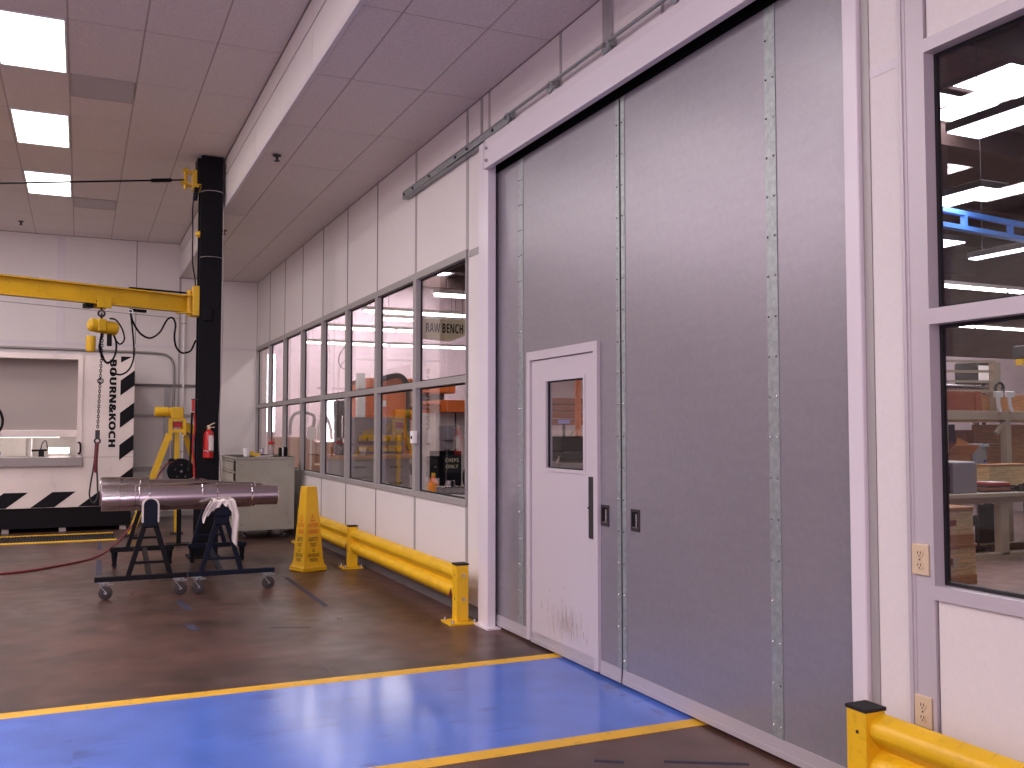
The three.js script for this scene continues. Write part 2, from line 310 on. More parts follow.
// hall shell
const hall = structure('wall_hall', 'shell of the machine hall beyond the partition');
part('end_wall', B(X, HX, 0, HH + .2, HZ - .2, HZ), M.hallWall, hall);
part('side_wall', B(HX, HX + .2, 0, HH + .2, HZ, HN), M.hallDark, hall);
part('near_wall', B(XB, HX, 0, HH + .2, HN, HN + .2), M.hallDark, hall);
const roof = structure('ceiling_hall', 'dark timber roof of the machine hall');
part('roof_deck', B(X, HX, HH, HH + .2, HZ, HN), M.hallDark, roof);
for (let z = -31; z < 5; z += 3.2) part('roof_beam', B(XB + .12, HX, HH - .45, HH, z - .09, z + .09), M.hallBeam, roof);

// ================================================================ SLIDING DOORS
const DX = 3.12;                                          // door face
const jambL = structure('trim_2', 'pale steel jamb channel left of the sliding doors');
part('jamb', [RB(3.02, 3.094, 0, 4.0, -7.33, -7.13, .008), B(2.99, 3.11, 0, .012, -7.36, -7.06), B(3.094, XB, 0, 4.0, -7.425, -7.33)], M.jamb, jambL);
const jambR = structure('trim_3', 'pale steel jamb channel right of the sliding doors');
part('jamb', [RB(3.072, XB, 0, 4.3, -3.194, -3.107, .008)], M.jamb, jambR);
const header = structure('trim_4', 'white steel header beam over the sliding doors');
part('beam', RB(2.985, 3.035, 3.745, 3.935, -7.128, -3.2, .006), M.jamb, header);
part('top_flange', [B(3.0, 3.099, 3.936, 3.99, -7.16, -3.2)], M.trim, header);
part('slot_lining', B(3.16, XB, 3.738, 3.99, -7.33, -3.18), M.black, header, 'black slot above the doors');
part('end_plate', B(2.98, 3.019, 3.745, 3.97, -7.145, -7.129), M.trim, header);
part('bolt', [cyl([2.985, 3.80, -7.06], [2.965, 3.80, -7.06], .013, .013, 6)], M.chrome, header); part('bolt', [cyl([2.985, 3.9, -7.06], [2.965, 3.9, -7.06], .013, .013, 6)], M.chrome, header);

function pull(parent, z, y) {                             // recessed flush pull
  const p = part('flush_pull', [B(DX - .006, DX + .004, y - .068, y + .068, z - .05, z - .036), B(DX - .006, DX + .004, y - .068, y + .068, z + .036, z + .05), B(DX - .006, DX + .004, y - .068, y - .052, z - .036, z + .036), B(DX - .006, DX + .004, y + .052, y + .068, z - .036, z + .036)], M.dark, parent, 'dark recessed flush pull');
  part('cup', B(DX - .002, DX + .002, y - .052, y + .052, z - .036, z + .036), M.black, p);
  part('grip', [RB(DX - .009, DX - .001, y - .04, y + .04, z + .006, z + .022, .003), B(DX - .006, DX - .001, y - .048, y - .04, z - .03, z + .03)], M.chrome, p);
}
function screws(parent, z, list) { const g = []; for (let y = .16; y < 3.7; y += .2) for (const dz of list) g.push(cyl([DX - .004, y + (dz > 0 ? 0 : .0) + rnd() * .01, z + dz], [DX - .009, y, z + dz], .006, .005, 6)); const q = part('screw_row', g, M.chrome, parent); q.userData.kind = 'stuff'; return q; }
const doorTop = 3.735, doorBot = .02;
// left leaf
const left = thing('sliding_door', 'grey sliding door leaf with white person door set in it', 'door', [DX + .03, 0, -6.15]);
const pd = { z0: -6.55, z1: -5.46, top: 2.19 };
part('door_sheet', B(DX, DX + .06, doorBot, doorTop, -7.3, -6.69), M.door, left);
part('door_sheet', [B(DX, DX + .06, pd.top, doorTop, -6.69, -5.2), B(DX, DX + .06, doorBot, pd.top, -6.69, pd.z0), B(DX, DX + .06, doorBot, pd.top, pd.z1, -5.2)], M.door, left);
part('joint_strip', B(DX - .004, DX + .002, .1, 3.73, -6.735, -6.655), M.galv, left, 'galvanised joint strip'); screws(left, -6.72, [.0, .04]);
part('edge_strip', B(DX - .004, DX + .06, .02, 3.73, -5.245, -5.2), M.galv, left, 'galvanised meeting edge'); screws(left, -5.225, [0]);
part('bottom_channel', [B(DX - .007, DX + .06, .045, .105, -7.3, pd.z0), B(DX - .012, DX + .06, .02, .05, -7.3, pd.z0), B(DX - .007, DX + .06, .045, .105, pd.z1, -5.2), B(DX - .012, DX + .06, .02, .05, pd.z1, -5.2)], M.channel, left);
pull(left, -5.40, 1.045);
part('door_frame', [B(DX - .025, DX + .05, .03, 2.125, pd.z0, pd.z0 + .055), B(DX - .025, DX + .05, .03, 2.125, pd.z1 - .055, pd.z1), B(DX - .025, DX + .05, 2.125, 2.19, pd.z0, pd.z1)], M.doorWhite, left);
part('threshold', [B(DX - .015, DX + .06, .02, .05, pd.z0 + .055, pd.z1 - .055), B(DX - .004, DX + .05, .05, .10, pd.z0 + .06, pd.z1 - .06)], M.channel, left);
// person door slab with the scuffs of many boots near its foot
const scuffTex = canvasTex(512, 1024, (c, w, h) => {
  c.fillStyle = '#c6bec2'; c.fillRect(0, 0, w, h);
  let s = 5; const r = () => { s = (s * 1664525 + 1013904223) >>> 0; return s / 4294967296; };
  for (let i = 0; i < 260; i++) { const x = w * (.56 + (r() + r() + r() - 1.5) * .30), y = h * (.925 + (r() + r() - 1) * .06), l = 4 + r() * 26; c.strokeStyle = `rgba(${96 + r() * 40 | 0},${84 + r() * 36 | 0},${70 + r() * 30 | 0},${.06 + r() * .16})`; c.lineWidth = 1 + r() * 4; c.beginPath(); c.moveTo(x, y - l); c.lineTo(x + (r() - .5) * 8, y + l); c.stroke(); }
  for (const [x, y, a, b] of [[.50, .845, 3, 14], [.82, .93, 6, 22], [.87, .95, 5, 16], [.17, .88, 3, 26], [.52, .80, 4, 5], [.3, .83, 3, 5]]) { c.strokeStyle = 'rgba(70,62,60,.55)'; c.lineWidth = 3; c.beginPath(); c.moveTo(x * w, y * h); c.lineTo(x * w + a, y * h + b); c.stroke(); }
  for (let i = 0; i < 90; i++) { c.fillStyle = `rgba(120,106,100,${.1 + r() * .2})`; c.beginPath(); c.arc(r() * w, r() * h, .6 + r() * 1.6, 0, 7); c.fill(); }
});
{
  const slabMat = std({ map: scuffTex, roughness: 0.42 });
  const z0 = pd.z0 + .06, z1 = pd.z1 - .06, y0 = .1, y1 = 2.12, a0 = -6.265, a1 = -5.65, b0 = 1.30, b1 = 1.98;
  const g = merge([B(DX - .008, DX + .035, y0, b0, z0, z1), B(DX - .008, DX + .035, b1, y1, z0, z1), B(DX - .008, DX + .035, b0, b1, z0, a0), B(DX - .008, DX + .035, b0, b1, a1, z1)]);
  const p = g.attributes.position, uv = new Float32Array(p.count * 2); for (let i = 0; i < p.count; i++) { uv[2 * i] = (p.getZ(i) - z0) / (z1 - z0); uv[2 * i + 1] = (p.getY(i) - y0) / (y1 - y0); } g.setAttribute('uv', new THREE.BufferAttribute(uv, 2));
  const slab = part('door_slab', g, slabMat, left, 'white steel person door scuffed at its foot');
  const t = .024; part('glass_frame', frameX(DX - .014, DX + .04, b0, b1, a0, a1, t), M.doorWhite, slab);
  part('pane', B(DX + .01, DX + .016, b0 + t, b1 - t, a0 + t, a1 - t), M.glass, slab);
  part('glass_gasket', frameX(DX + .004, DX + .02, b0 + t, b1 - t, a0 + t, a1 - t, .01), M.gasket, slab);
  part('push_plate', [B(DX - .012, DX - .008, .878, 1.288, -5.605, -5.52), cyl([DX - .012, 1.08, -5.6], [DX - .02, 1.08, -5.6], .006, .006, 8)], M.dark, slab, 'dark bronze push plate');
}
// right leaf
const right = thing('sliding_door', 'plain grey sliding door leaf with one recessed pull', 'door', [DX + .03, 0, -4.19]);
part('door_sheet', B(DX, DX + .06, doorBot, doorTop, -5.18, -3.74), M.door, right);
part('door_sheet', B(DX, DX + .06, doorBot, doorTop, -3.74, -3.19), M.door, right);
part('joint_strip', B(DX - .004, DX + .002, .1, 3.73, -3.775, -3.695), M.galv, right, 'galvanised joint strip'); screws(right, -3.735, [-.026, .026]);
part('edge_strip', B(DX - .004, DX + .06, .02, 3.73, -5.18, -5.135), M.galv, right, 'galvanised meeting edge'); screws(right, -5.16, [0]);
part('bottom_channel', [B(DX - .007, DX + .06, .045, .105, -5.18, -3.19), B(DX - .012, DX + .06, .02, .05, -5.18, -3.19)], M.channel, right);
pull(right, -5.03, 1.045);
// door gear on the wall
const track = thing('door_track', 'galvanised track channel running left above the windows', 'track', [3.06, 4.05, -8.1]);
part('channel', [B(3.03, 3.037, 4.015, 4.09, -9.45, -6.82), B(3.03, 3.096, 4.083, 4.09, -9.45, -6.82), B(3.03, 3.09, 4.015, 4.022, -9.45, -6.82)], M.galv, track);
for (const z of [-9.38, -9.1, -8.6, -7.9, -7.62, -7.05]) part('bolt', cyl([3.03, 4.052, z], [3.018, 4.052, z], .014, .014, 6), M.dark, track);
const rod = thing('track_rod', 'thin steel rod with round hanger plates above the header beam', 'rod', [3.05, 4.07, -5.2]);
part('rod', cyl([3.045, 4.10, -6.82], [3.045, 4.10, -3.3], .012, .012, 8), M.galv, rod);
for (const z of [-6.77, -6.01, -5.21, -4.42, -3.62]) { const h = part('hanger_plate', [cyl([3.035, 4.062, z], [3.022, 4.062, z], .046, .046, 20), B(3.05, 3.096, 4.075, 4.12, z - .02, z + .02)], M.galv, rod); part('bolt', cyl([3.022, 4.07, z], [3.008, 4.07, z], .016, .016, 6), M.chrome, h); }
const strap = thing('hanger_strap', 'flat grey strap running from ceiling to header rod', 'strap', [3.08, 4.1, -5.29]);
part('strap', B(3.082, 3.094, 4.06, HL, -5.345, -5.235), M.alum, strap);

// ================================================================ CEILING FITTINGS
const lampNames = ['nearest', 'middle', 'farthest'];
for (const [x0, x1, z0, z1] of lampCells) {
  const inView = x1 < 0 && x0 > -1 && z1 < -8 ? (z0 < -15 ? 2 : z0 < -12 ? 1 : 0) : -1;
  const l = thing('ceiling_light', inView >= 0 ? `${lampNames[inView]} of the three bright ceiling lights in a row` : 'lit two by four ceiling light out of the frame', 'ceiling light', [(x0 + x1) / 2, HU, (z0 + z1) / 2], inView >= 0 ? undefined : 'ceiling lights out of the frame');
  part('frame', [B(x0 + .012, x1 - .012, HU - .004, HU + .028, z0 + .012, z0 + .03), B(x0 + .012, x1 - .012, HU - .004, HU + .028, z1 - .03, z1 - .012), B(x0 + .012, x0 + .03, HU - .004, HU + .028, z0 + .03, z1 - .03), B(x1 - .03, x1 - .012, HU - .004, HU + .028, z0 + .03, z1 - .03)], M.white, l);
  part('diffuser', B(x0 + .03, x1 - .03, HU + .003, HU + .02, z0 + .03, z1 - .03), M.lampGlow, l);
  const T = x0 > -1 ? TROFFER : TROFFER_FAR;
  areaLight(l, T.color, T.power, x1 - x0 - .07, z1 - z0 - .07, [(x0 + x1) / 2, HU - .006, (z0 + z1) / 2], [(x0 + x1) / 2, 0, (z0 + z1) / 2 + 1e-4]);
}
ventCells.forEach(([x0, x1, z0, z1], k) => {
  const v = thing('ceiling_vent', ['grey perforated ceiling vent beside the farthest light', 'grey perforated ceiling vent beside the nearest light'][z1 < -14 ? 0 : 1], 'vent', [(x0 + x1) / 2, HU, (z0 + z1) / 2]);
  part('face', B(x0 + .014, x1 - .014, HU - .002, HU + .02, z0 + .014, z1 - .014), std({ map: texture(64, 64, (u, w) => { const q = (Math.floor(u * 16) + Math.floor(w * 16)) % 2 ? 176 : 206; return [q, q - 4, q - 2]; }), roughness: .7 }, .12), v);
  part('rim', [B(x0 + .01, x1 - .01, HU - .007, HU, z0 + .01, z0 + .024), B(x0 + .01, x1 - .01, HU - .007, HU, z1 - .024, z1 - .01), B(x0 + .01, x0 + .024, HU - .007, HU, z0 + .01, z1 - .01), B(x1 - .024, x1 - .01, HU - .007, HU, z0 + .01, z1 - .01)], M.grid, v);
});
for (const [x, y, z, t] of [[1.81, HL, -9.90, 'small dark sprinkler head in the dropped ceiling, nearer one'], [1.82, HL, -13.98, 'small dark sprinkler head in the dropped ceiling behind the black column'], [-0.97, HU, -17.77, 'small sprinkler head in the high ceiling above the yellow boom']]) {
  const s = thing('sprinkler_head', t, 'sprinkler', [x, y - .07, z]);
  part('escutcheon', cyl([x, y - .004, z], [x, y - .016, z], .045, .04, 16), M.dark, s);
  part('stem', cyl([x, y - .016, z], [x, y - .06, z], .014, .014, 10), M.dark, s); part('deflector', cyl([x, y - .06, z], [x, y - .066, z], .03, .03, 12), M.dark, s);
}

// ================================================================ GUARD RAILS
function guardPost(parent, x, z, h = .48) {
  const p = part('post', RB(x, x + .105, .015, h, z - .105, z, .005), M.yellow, parent);
  part('post_cap', B(x - .003, x + .108, h - .002, h + .012, z - .108, z + .003), M.rubber, p);
  part('base_plate', B(x - .075, x + .16, 0, .016, z - .17, z + .06), M.yellow, p);
  for (const dx of [-.05, .14]) for (const dz of [-.145, .04]) part('anchor_bolt', cyl([x + dx, .016, z + dz], [x + dx, .04, z + dz], .013, .011, 6), M.chrome, p);
  for (const dy of [.085, .28]) { part('bolt', cyl([x + .06, h - dy, z], [x + .06, h - dy, z + .01], .014, .014, 6), M.chrome, p); part('bolt_hole', cyl([x, h - dy, z - .045], [x - .002, h - dy, z - .045], .008, .008, 8), M.dark, p); }
  return p;
}
function wBeam(z0, z1, xb, yt = .455) {                    // two-ridge guard beam, swept along z
  const key = [[xb + .01, yt], [xb - .035, yt - .022], [xb - .052, yt - .055], [xb - .048, yt - .085], [xb - .015, yt - .12], [xb + .008, yt - .145], [xb - .025, yt - .165], [xb - .052, yt - .20], [xb - .048, yt - .235], [xb - .025, yt - .265], [xb + .005, yt - .29]];
  const o = new THREE.SplineCurve(key.map(k => new THREE.Vector2(...k))).getPoints(40).map(p => [p.x, p.y]);
  return toCreasedNormals(extrudeZ([...o, ...o.map(([x, y]) => [x + .008, y]).reverse()], z0, z1), .7);
}
function warnSticker(parent, x, y, z) { const s = new THREE.Shape([new THREE.Vector2(-.045, -.04), new THREE.Vector2(.05, -.04), new THREE.Vector2(.045, .045)]); const g = new THREE.ExtrudeGeometry(s, { depth: .001, bevelEnabled: false }); g.rotateY(-Math.PI / 2); g.rotateZ(.15); g.translate(x, y, z); return part('warning_sticker', g, M.hoseRed, parent, 'small red warning sticker'); }
{
  const g = thing('guard_rail', 'long yellow guard rail beneath the row of windows', 'guard rail', [2.91, 0, -10.9]);
  guardPost(g, 2.86, -7.4); guardPost(g, 2.86, -10.86); guardPost(g, 2.86, -13.6);
  part('beam', wBeam(-10.86, -7.505, 2.925), M.yellow, g); part('beam', wBeam(-13.6, -10.965, 2.925), M.yellow, g);
  warnSticker(g, 2.868, .232, -7.585); warnSticker(g, 2.868, .232, -11.045);
}
{
  const g = thing('guard_rail', 'yellow guard rail at the bottom right below the outlets', 'guard rail', [2.9, 0, -2.0]);
  guardPost(g, 2.855, -2.9); guardPost(g, 2.855, -.4);
  part('beam', wBeam(-2.9, -.5, 2.925, .47), M.yellow, g);
}

// ================================================================ OUTLETS, BOX ON MULLION
function outlet(y, label, toggle) {
  const o = thing('power_outlet', label, 'outlet', [3.09, y, -2.826]);
  part('plate', RB(3.084, 3.095, y - .062, y + .062, -2.868, -2.784, .004), M.almond, o);
  for (const dy of [-.024, .024]) {
    const f = part('socket', [cyl([3.085, y + dy, -2.826], [3.081, y + dy, -2.826], .017, .017, 16)], M.almond, o);
    part('slots', [B(3.0795, 3.082, y + dy - .002, y + dy + .009, -2.834, -2.8315), B(3.0795, 3.082, y + dy - .002, y + dy + .009, -2.8205, -2.818), cyl([3.082, y + dy - .009, -2.826], [3.0795, y + dy - .009, -2.826], .0028, .0028, 8)], M.dark, f);
  }
  part('screw', cyl([3.084, y, -2.826], [3.081, y, -2.826], .004, .004, 8), M.chrome, o);
}
outlet(1.08, 'upper almond outlet on the grey channel, level with the window'); outlet(.478, 'lower almond outlet on the grey channel, just above the guard rail');
{
  const t = thing('wall_control', 'small white control box on the window mullion', 'control box', [3.07, 1.53, -9.16]);
  part('case', RB(3.045, 3.085, 1.465, 1.592, -9.205, -9.10, .006), M.white, t); part('button', cyl([3.046, 1.525, -9.15], [3.038, 1.525, -9.15], .017, .017, 12), M.black, t);
}

// ================================================================ SAFETY CONE
const coneTex = canvasTex(256, 512, (c, w, h) => {
  c.fillStyle = '#d9a916'; c.fillRect(0, 0, w, h); c.textAlign = 'center';
  const put = (t, y, s, col, sx = 1) => { c.save(); c.translate(w / 2, y); c.scale(sx, 1); c.fillStyle = col; c.font = `bold ${s}px sans-serif`; c.fillText(t, 0, 0); c.restore(); };
  c.strokeStyle = '#c23a1c'; c.lineWidth = 5; c.beginPath(); c.moveTo(128, 168); c.lineTo(152, 206); c.lineTo(104, 206); c.closePath(); c.stroke();
  put('!', 203, 28, '#c23a1c');
  put('CAUTION', 242, 32, '#c2381a', .86); put('CUIDADO', 282, 32, '#c2381a', .86);
  put('SAFETY', 330, 36, '#241c12', .92); put('FIRST', 362, 32, '#241c12', .92);
  put('LA', 394, 30, '#241c12'); put('SEGURIDAD', 424, 30, '#241c12', .82); put('PRIMERA', 452, 28, '#241c12', .8);
  let s = 3; const r = () => { s = (s * 1664525 + 1013904223) >>> 0; return s / 4294967296; };
  for (let i = 0; i < 420; i++) { c.fillStyle = `rgba(${100 + r() * 30 | 0},${72 + r() * 20 | 0},30,${.05 + r() * .14})`; const y = h * (r() < .55 ? .86 + r() * .14 : r()); c.fillRect(r() * w, y, 1 + r() * 3, 1 + r() * 7); }
});
{
  const c = thing('safety_cone', 'yellow four-sided safety cone with CAUTION lettering beside the guard rail', 'cone', [2.405, 0, -10.93]);
  const prof = [[.145, .055], [.13, .08], [.12, .15], [.11, .3], [.098, .48], [.082, .7], [.069, .90], [.064, .945]];
  const pos = [], uv = [], idx = []; const rot = .32;
  for (let f = 0; f < 4; f++) {
    const st = pos.length / 3;
    for (const [r, y] of prof) for (let k = 0; k < 2; k++) { const a = f * Math.PI / 2 + (k ? Math.PI / 4 : -Math.PI / 4) + rot; pos.push(2.405 + Math.sin(a) * r * Math.SQRT2, y, -10.93 + Math.cos(a) * r * Math.SQRT2); const hw = r / .14 * .5; uv.push(.5 + (k ? hw : -hw), 1 - (.945 - y) / .945); }
    for (let i = 0; i + 1 < prof.length; i++) { const a = st + i * 2; idx.push(a, a + 1, a + 2, a + 1, a + 3, a + 2); }
  }
  const g = new THREE.BufferGeometry(); g.setAttribute('position', new THREE.Float32BufferAttribute(pos, 3)); g.setAttribute('uv', new THREE.Float32BufferAttribute(uv, 2)); g.setIndex(idx); g.computeVertexNormals();
  part('cone_body', g, std({ map: coneTex, roughness: .5, side: THREE.DoubleSide }), c);
  const topG = RB(-.066, .066, .93, .955, -.066, .066, .008); topG.rotateY(rot); topG.translate(2.405, 0, -10.93); part('cone_top', topG, M.coneYellow, c);
  const bg = RB(-.155, .155, .0, .055, -.155, .155, .012); bg.rotateY(rot); bg.translate(2.405, 0, -10.93); part('cone_base', bg, M.coneYellow, c);
}

// ================================================================ STANDS, SHAFTS, RAGS
function castor(parent, x, z, top, turn = 0, wr = .062) {
  const cst = part('caster', [B(x - .05, x + .05, top - .01, top, z - .04, z + .04), cyl([x, top - .03, z], [x, top - .01, z], .03, .03, 12), bar([x - .03, top - .03, z - .028], [x + .03, wr, z - .028], .006, .05, [0, 0, 1]), bar([x - .03, top - .03, z + .028], [x + .03, wr, z + .028], .006, .05, [0, 0, 1]), bar([x - .02, top - .028, z], [x + .085, top - .025, z], .03, .012)], M.galv, parent);
  part('wheel', [lathe([[.018, -.02], [wr * .75, -.02], [wr, -.014], [wr, .014], [wr * .75, .02], [.018, .02]], [0, 0, 1], [x + .02, wr, z], 24)], M.wheel, cst);
  part('axle', cyl([x + .02, wr, z - .034], [x + .02, wr, z + .034], .012, .012, 8), M.chrome, cst);
}
function stand(label, fx0, fx1, ax, rx0, rx1, rax, mat) {
  const zf = -9.83, zr = -12.08, s = thing('roller_stand', label, 'stand', [(fx0 + fx1) / 2, 0, -10.9]);
  part('base_beam', RB(fx0, fx1, .168, .214, zf - .03, zf + .03, .004), mat, s); part('base_beam', RB(rx0, rx1, .178, .232, zr - .03, zr + .03, .004), mat, s);
  part('side_rail', bar([ax, .19, zf], [rax, .2, zr], .05, .04), mat, s);
  for (const [x, z] of [[ax, zf], [rax, zr]]) {
    for (const d of [-1, 1]) part('leg', bar([x + d * .19, .205, z], [x + d * .04, .72, z], .045, .045, [0, 0, 1]), mat, s);
    part('cross_brace', bar([x - .14, .33, z], [x + .14, .33, z], .03, .025), mat, s);
    part('head_block', RB(x - .07, x + .07, .66, .80, z - .04, z + .04, .02), mat, s);
  }
  part('top_bar', bar([ax, .765, zf], [rax, .765, zr], .09, .085), mat, s);
  castor(s, fx0 + .08, zf, .168); castor(s, fx1 - .08, zf, .168);
  for (const x of [rx0 + .05, rx1 - .05]) { const c = part('caster', [cyl([x, .06, zr], [x, .178, zr], .026, .038, 12), B(x - .022, x + .022, .03, .07, zr - .024, zr - .018), B(x - .022, x + .022, .03, .07, zr + .018, zr + .024)], M.standBlack, s); part('wheel', lathe([[.006, -.014], [.026, -.014], [.03, -.01], [.03, .01], [.026, .014], [.006, .014]], [0, 0, 1], [x, .03, zr], 18), M.rubber, c); }
  return s;
}
const st1 = stand('dark wheeled shaft stand with a felt-topped stop, left one', .15, .98, .635, .345, 1.05, .72, M.standBlack);
const st2 = stand('dark blue wheeled shaft stand with a white rag over its stop', .99, 1.82, 1.30, 1.21, 1.89, 1.45, M.standBlue);
// upright stops in front of the shafts
part('stop_block', toCreasedNormals(new THREE.ExtrudeGeometry((() => { const s = new THREE.Shape(); s.moveTo(-.062, 0); s.lineTo(.062, 0); s.lineTo(.062, .2); s.absarc(0, .2, .062, 0, Math.PI, false); s.lineTo(-.062, 0); return s; })(), { depth: .07, bevelEnabled: false }).translate(.635, .675, -9.85), .5), M.standBlue, st1);
part('felt_strip', toCreasedNormals(new THREE.ExtrudeGeometry((() => { const s = new THREE.Shape(); s.moveTo(.078, .04); s.lineTo(.078, .2); s.absarc(0, .2, .078, 0, Math.PI, false); s.lineTo(-.078, .04); s.lineTo(-.063, .04); s.lineTo(-.063, .2); s.absarc(0, .2, .063, Math.PI, 0, true); s.lineTo(.063, .04); return s; })(), { depth: .06, bevelEnabled: false }).translate(.635, .675, -9.845), .5), M.cloth, st1, 'off-white felt strip');
part('stop_block', RB(1.22, 1.39, .74, .89, -9.85, -9.78, .02), M.standBlue, st2);
// shafts lie across the top bars
const prof1 = [[0, 0], [.118, 0], [.128, .008], [.128, .16], [.124, .163], [.124, .17], [.128, .173], [.128, .30], [.121, .305], [.121, .335], [.133, .34], [.133, .43], [.130, .435], [.130, .92], [.134, .925], [.134, 1.06], [.128, 1.065], [.118, 1.33], [.118, 1.40], [.112, 1.41], [.112, 1.44], [.101, 1.445], [.101, 1.665], [.094, 1.672], [0, 1.672]];
const shaft1 = thing('steel_shaft', 'polished stepped steel shaft in front with a purple ink dot', 'shaft', [.2, .81 + .1335, -10.02]);
part('shaft', lathe(prof1, [1, -.006, .012], [.2, .9435, -10.02], 48), M.steel, shaft1);
part('ink_dot', (() => { const g = new THREE.CylinderGeometry(.021, .021, .004, 20); g.rotateX(Math.PI / 2); g.rotateX(-.35); g.translate(1.455, .975, -10.02 + .124); return g; })(), std({ color: 0x3a2f86, roughness: .5 }), shaft1, 'purple ink dot');
const prof2 = [[0, 0], [.14, 0], [.15, .01], [.15, .20], [.145, .205], [.145, .38], [.15, .385], [.15, .47], [.128, .48], [.128, .86], [.14, .9], [.14, 1.0], [.12, 1.06], [.10, 1.3], [.095, 1.55], [.085, 1.56], [.085, 1.64], [0, 1.645]];
const shaft2 = thing('steel_shaft', 'second steel shaft lying behind the polished one', 'shaft', [.2, .96, -10.72]);
part('shaft', lathe(prof2, [1, -.02, .03], [.2, .965, -10.74], 48), M.steelDark, shaft2);
// rag hung over the right stop: cap over the block, a short tail at the left and a long one at the right
{
  const sheet = (nu, nv, f) => { const g = new THREE.PlaneGeometry(1, 1, nu, nv), p = g.attributes.position; for (let i = 0; i < p.count; i++) p.setXYZ(i, ...f(p.getX(i) + .5, .5 - p.getY(i))); g.computeVertexNormals(); return g; };
  const rm = Object.assign(M.cloth.clone(), { side: THREE.DoubleSide, userData: {} });
  const r = thing('rag', 'white rag draped over the stop of the blue stand', 'rag', [1.305, .9, -9.8]);
  part('cloth', sheet(24, 20, (u, v) => {                 // v: back edge -> over the top -> front edge
    const x = 1.205 + u * .20, drop = .035 + .06 * Math.abs(Math.cos(u * Math.PI)) ** 1.5 + .008 * Math.sin(u * 23);
    if (v < .35) return [x, .903 - (.35 - v) / .35 * .05, -9.858]; if (v < .6) { const q = (v - .35) / .25; return [x, .903 + .012 * Math.sin(q * 3.14) + .006 * Math.sin(u * 15), -9.858 + q * .092]; }
    const q = (v - .6) / .4; return [x + .006 * Math.sin(q * 5), .903 - q * drop, -9.764 + .012 * Math.sin(u * 19 + q * 2) * q]; }), rm, r);
  part('cloth_tail', sheet(8, 16, (u, v) => [1.205 - v * .075 + (u - .5) * (.05 + .03 * Math.sin(v * 3.1)) , .905 - v * (.17 + .05 * Math.sin(u * 6)), -9.757 + .014 * Math.sin(u * 9 + v * 4)]), rm, r);
  part('cloth_tail', sheet(8, 24, (u, v) => [1.375 + .05 * Math.min(1, v * 3) + (u - .5) * (.075 - .02 * v) - .012 * v, .908 - v * (.40 + .07 * u), -9.752 + .013 * Math.sin(u * 8 + v * 3)]), rm, r);
}

// ================================================================ JIB CRANE
const PX = 1.475, PZ = -12.65, ang = 67 * Math.PI / 180, bd = [-Math.sin(ang), 0, Math.cos(ang)];
const onBoom = (s, y, side = 0) => [1.2 + bd[0] * s + Math.cos(ang) * side, y - (y < 3.4 ? .018 : 0), -12.66 + bd[2] * s + Math.sin(ang) * side];
const crane = thing('jib_crane', 'jib crane with black column and long yellow boom', 'crane', [PX, 0, PZ]);
part('column', [B(PX - .135, PX + .135, .02, HU - .005, PZ + .13, PZ + .15), B(PX - .135, PX + .135, .02, HU - .005, PZ - .15, PZ - .13), B(PX - .01, PX + .01, .02, HU - .005, PZ - .13, PZ + .13)], M.columnBlack, crane, 'black steel column');
part('base_plate', B(PX - .22, PX + .16, 0, .02, PZ - .22, PZ + .22), M.columnBlack, crane);
part('boom', (() => { const a = onBoom(-.02, 3.2), b = onBoom(7.2, 3.2), up = y => p => [p[0], y, p[2]]; return [bar(up(3.302)(a), up(3.302)(b), .12, .016), bar(up(3.098)(a), up(3.098)(b), .12, .016), bar(up(3.2)(a), up(3.2)(b), .012, .19)]; })(), M.craneYellow, crane, 'yellow I-beam boom');
part('lower_bracket', [bar([1.34, 3.31, -12.6], onBoom(.14, 3.31), .1, .014), bar([1.34, 3.09, -12.6], onBoom(.14, 3.09), .1, .014), cyl([1.23, 3.04, -12.62], [1.23, 3.37, -12.62], .03, .03, 14), RB(1.265, 1.35, 3.04, 3.42, -12.72, -12.5, .006)], M.craneYellow, crane);
part('top_bracket', [RB(1.24, 1.35, 4.66, 4.90, -12.72, -12.5, .006), bar([1.26, 4.86, -12.6], [1.12, 4.90, -12.58], .12, .02), bar([1.26, 4.70, -12.6], [1.10, 4.74, -12.58], .12, .02), cyl([1.16, 4.66, -12.6], [1.16, 4.93, -12.6], .022, .022, 12)], M.craneYellow, crane);
part('tie_rod', cyl([1.16, 4.78, -12.6], onBoom(7, 3.33), .011, .011, 8), M.black, crane, 'long black tie rod');
part('turnbuckle', [cyl(...(() => { const a = V(1.16, 4.78, -12.6), b = V(...onBoom(7, 3.33)), d = b.clone().sub(a).normalize(); const p = a.clone().addScaledVector(d, .2), q = a.clone().addScaledVector(d, .46); return [p.toArray(), q.toArray()]; })(), .024, .024, 10)], M.black, crane);
part('bearing_box', RB(1.29, 1.345, 4.72, 5.05, -12.74, -12.48, .006), M.columnBlack, crane);
part('junction_box', RB(PX - .09, PX + .02, 2.98, 3.14, PZ + .15, PZ + .2, .006), M.black, crane);
part('cable_clips', [torus(PX, 4.62, PZ + .16, .13, .006, 'y', 6, 16), torus(PX, 3.78, PZ + .155, .135, .004, 'y', 6, 16)], M.conduit, crane);
part('column_cable', [tube([[1.33, 4.7, -12.48], [1.25, 4.5, -12.47], [1.245, 4.1, -12.47], [1.25, 3.7, -12.47], [1.28, 3.5, -12.47], [1.29, 3.42, -12.5]], .009, 40, 6), tube([[1.285, 4.66, -12.48], [1.275, 4.6, -12.47], [1.265, 4.5, -12.47]], .03, 6, 8)], M.black, crane);
part('column_cable', tube([[1.622, 4.5, -12.49], [1.62, 3.6, -12.485], [1.628, 3.0, -12.49], [1.615, 2.2, -12.49], [1.60, 1.5, -12.49], [1.64, .9, -12.45]], .006, 60, 6), M.conduit, crane);
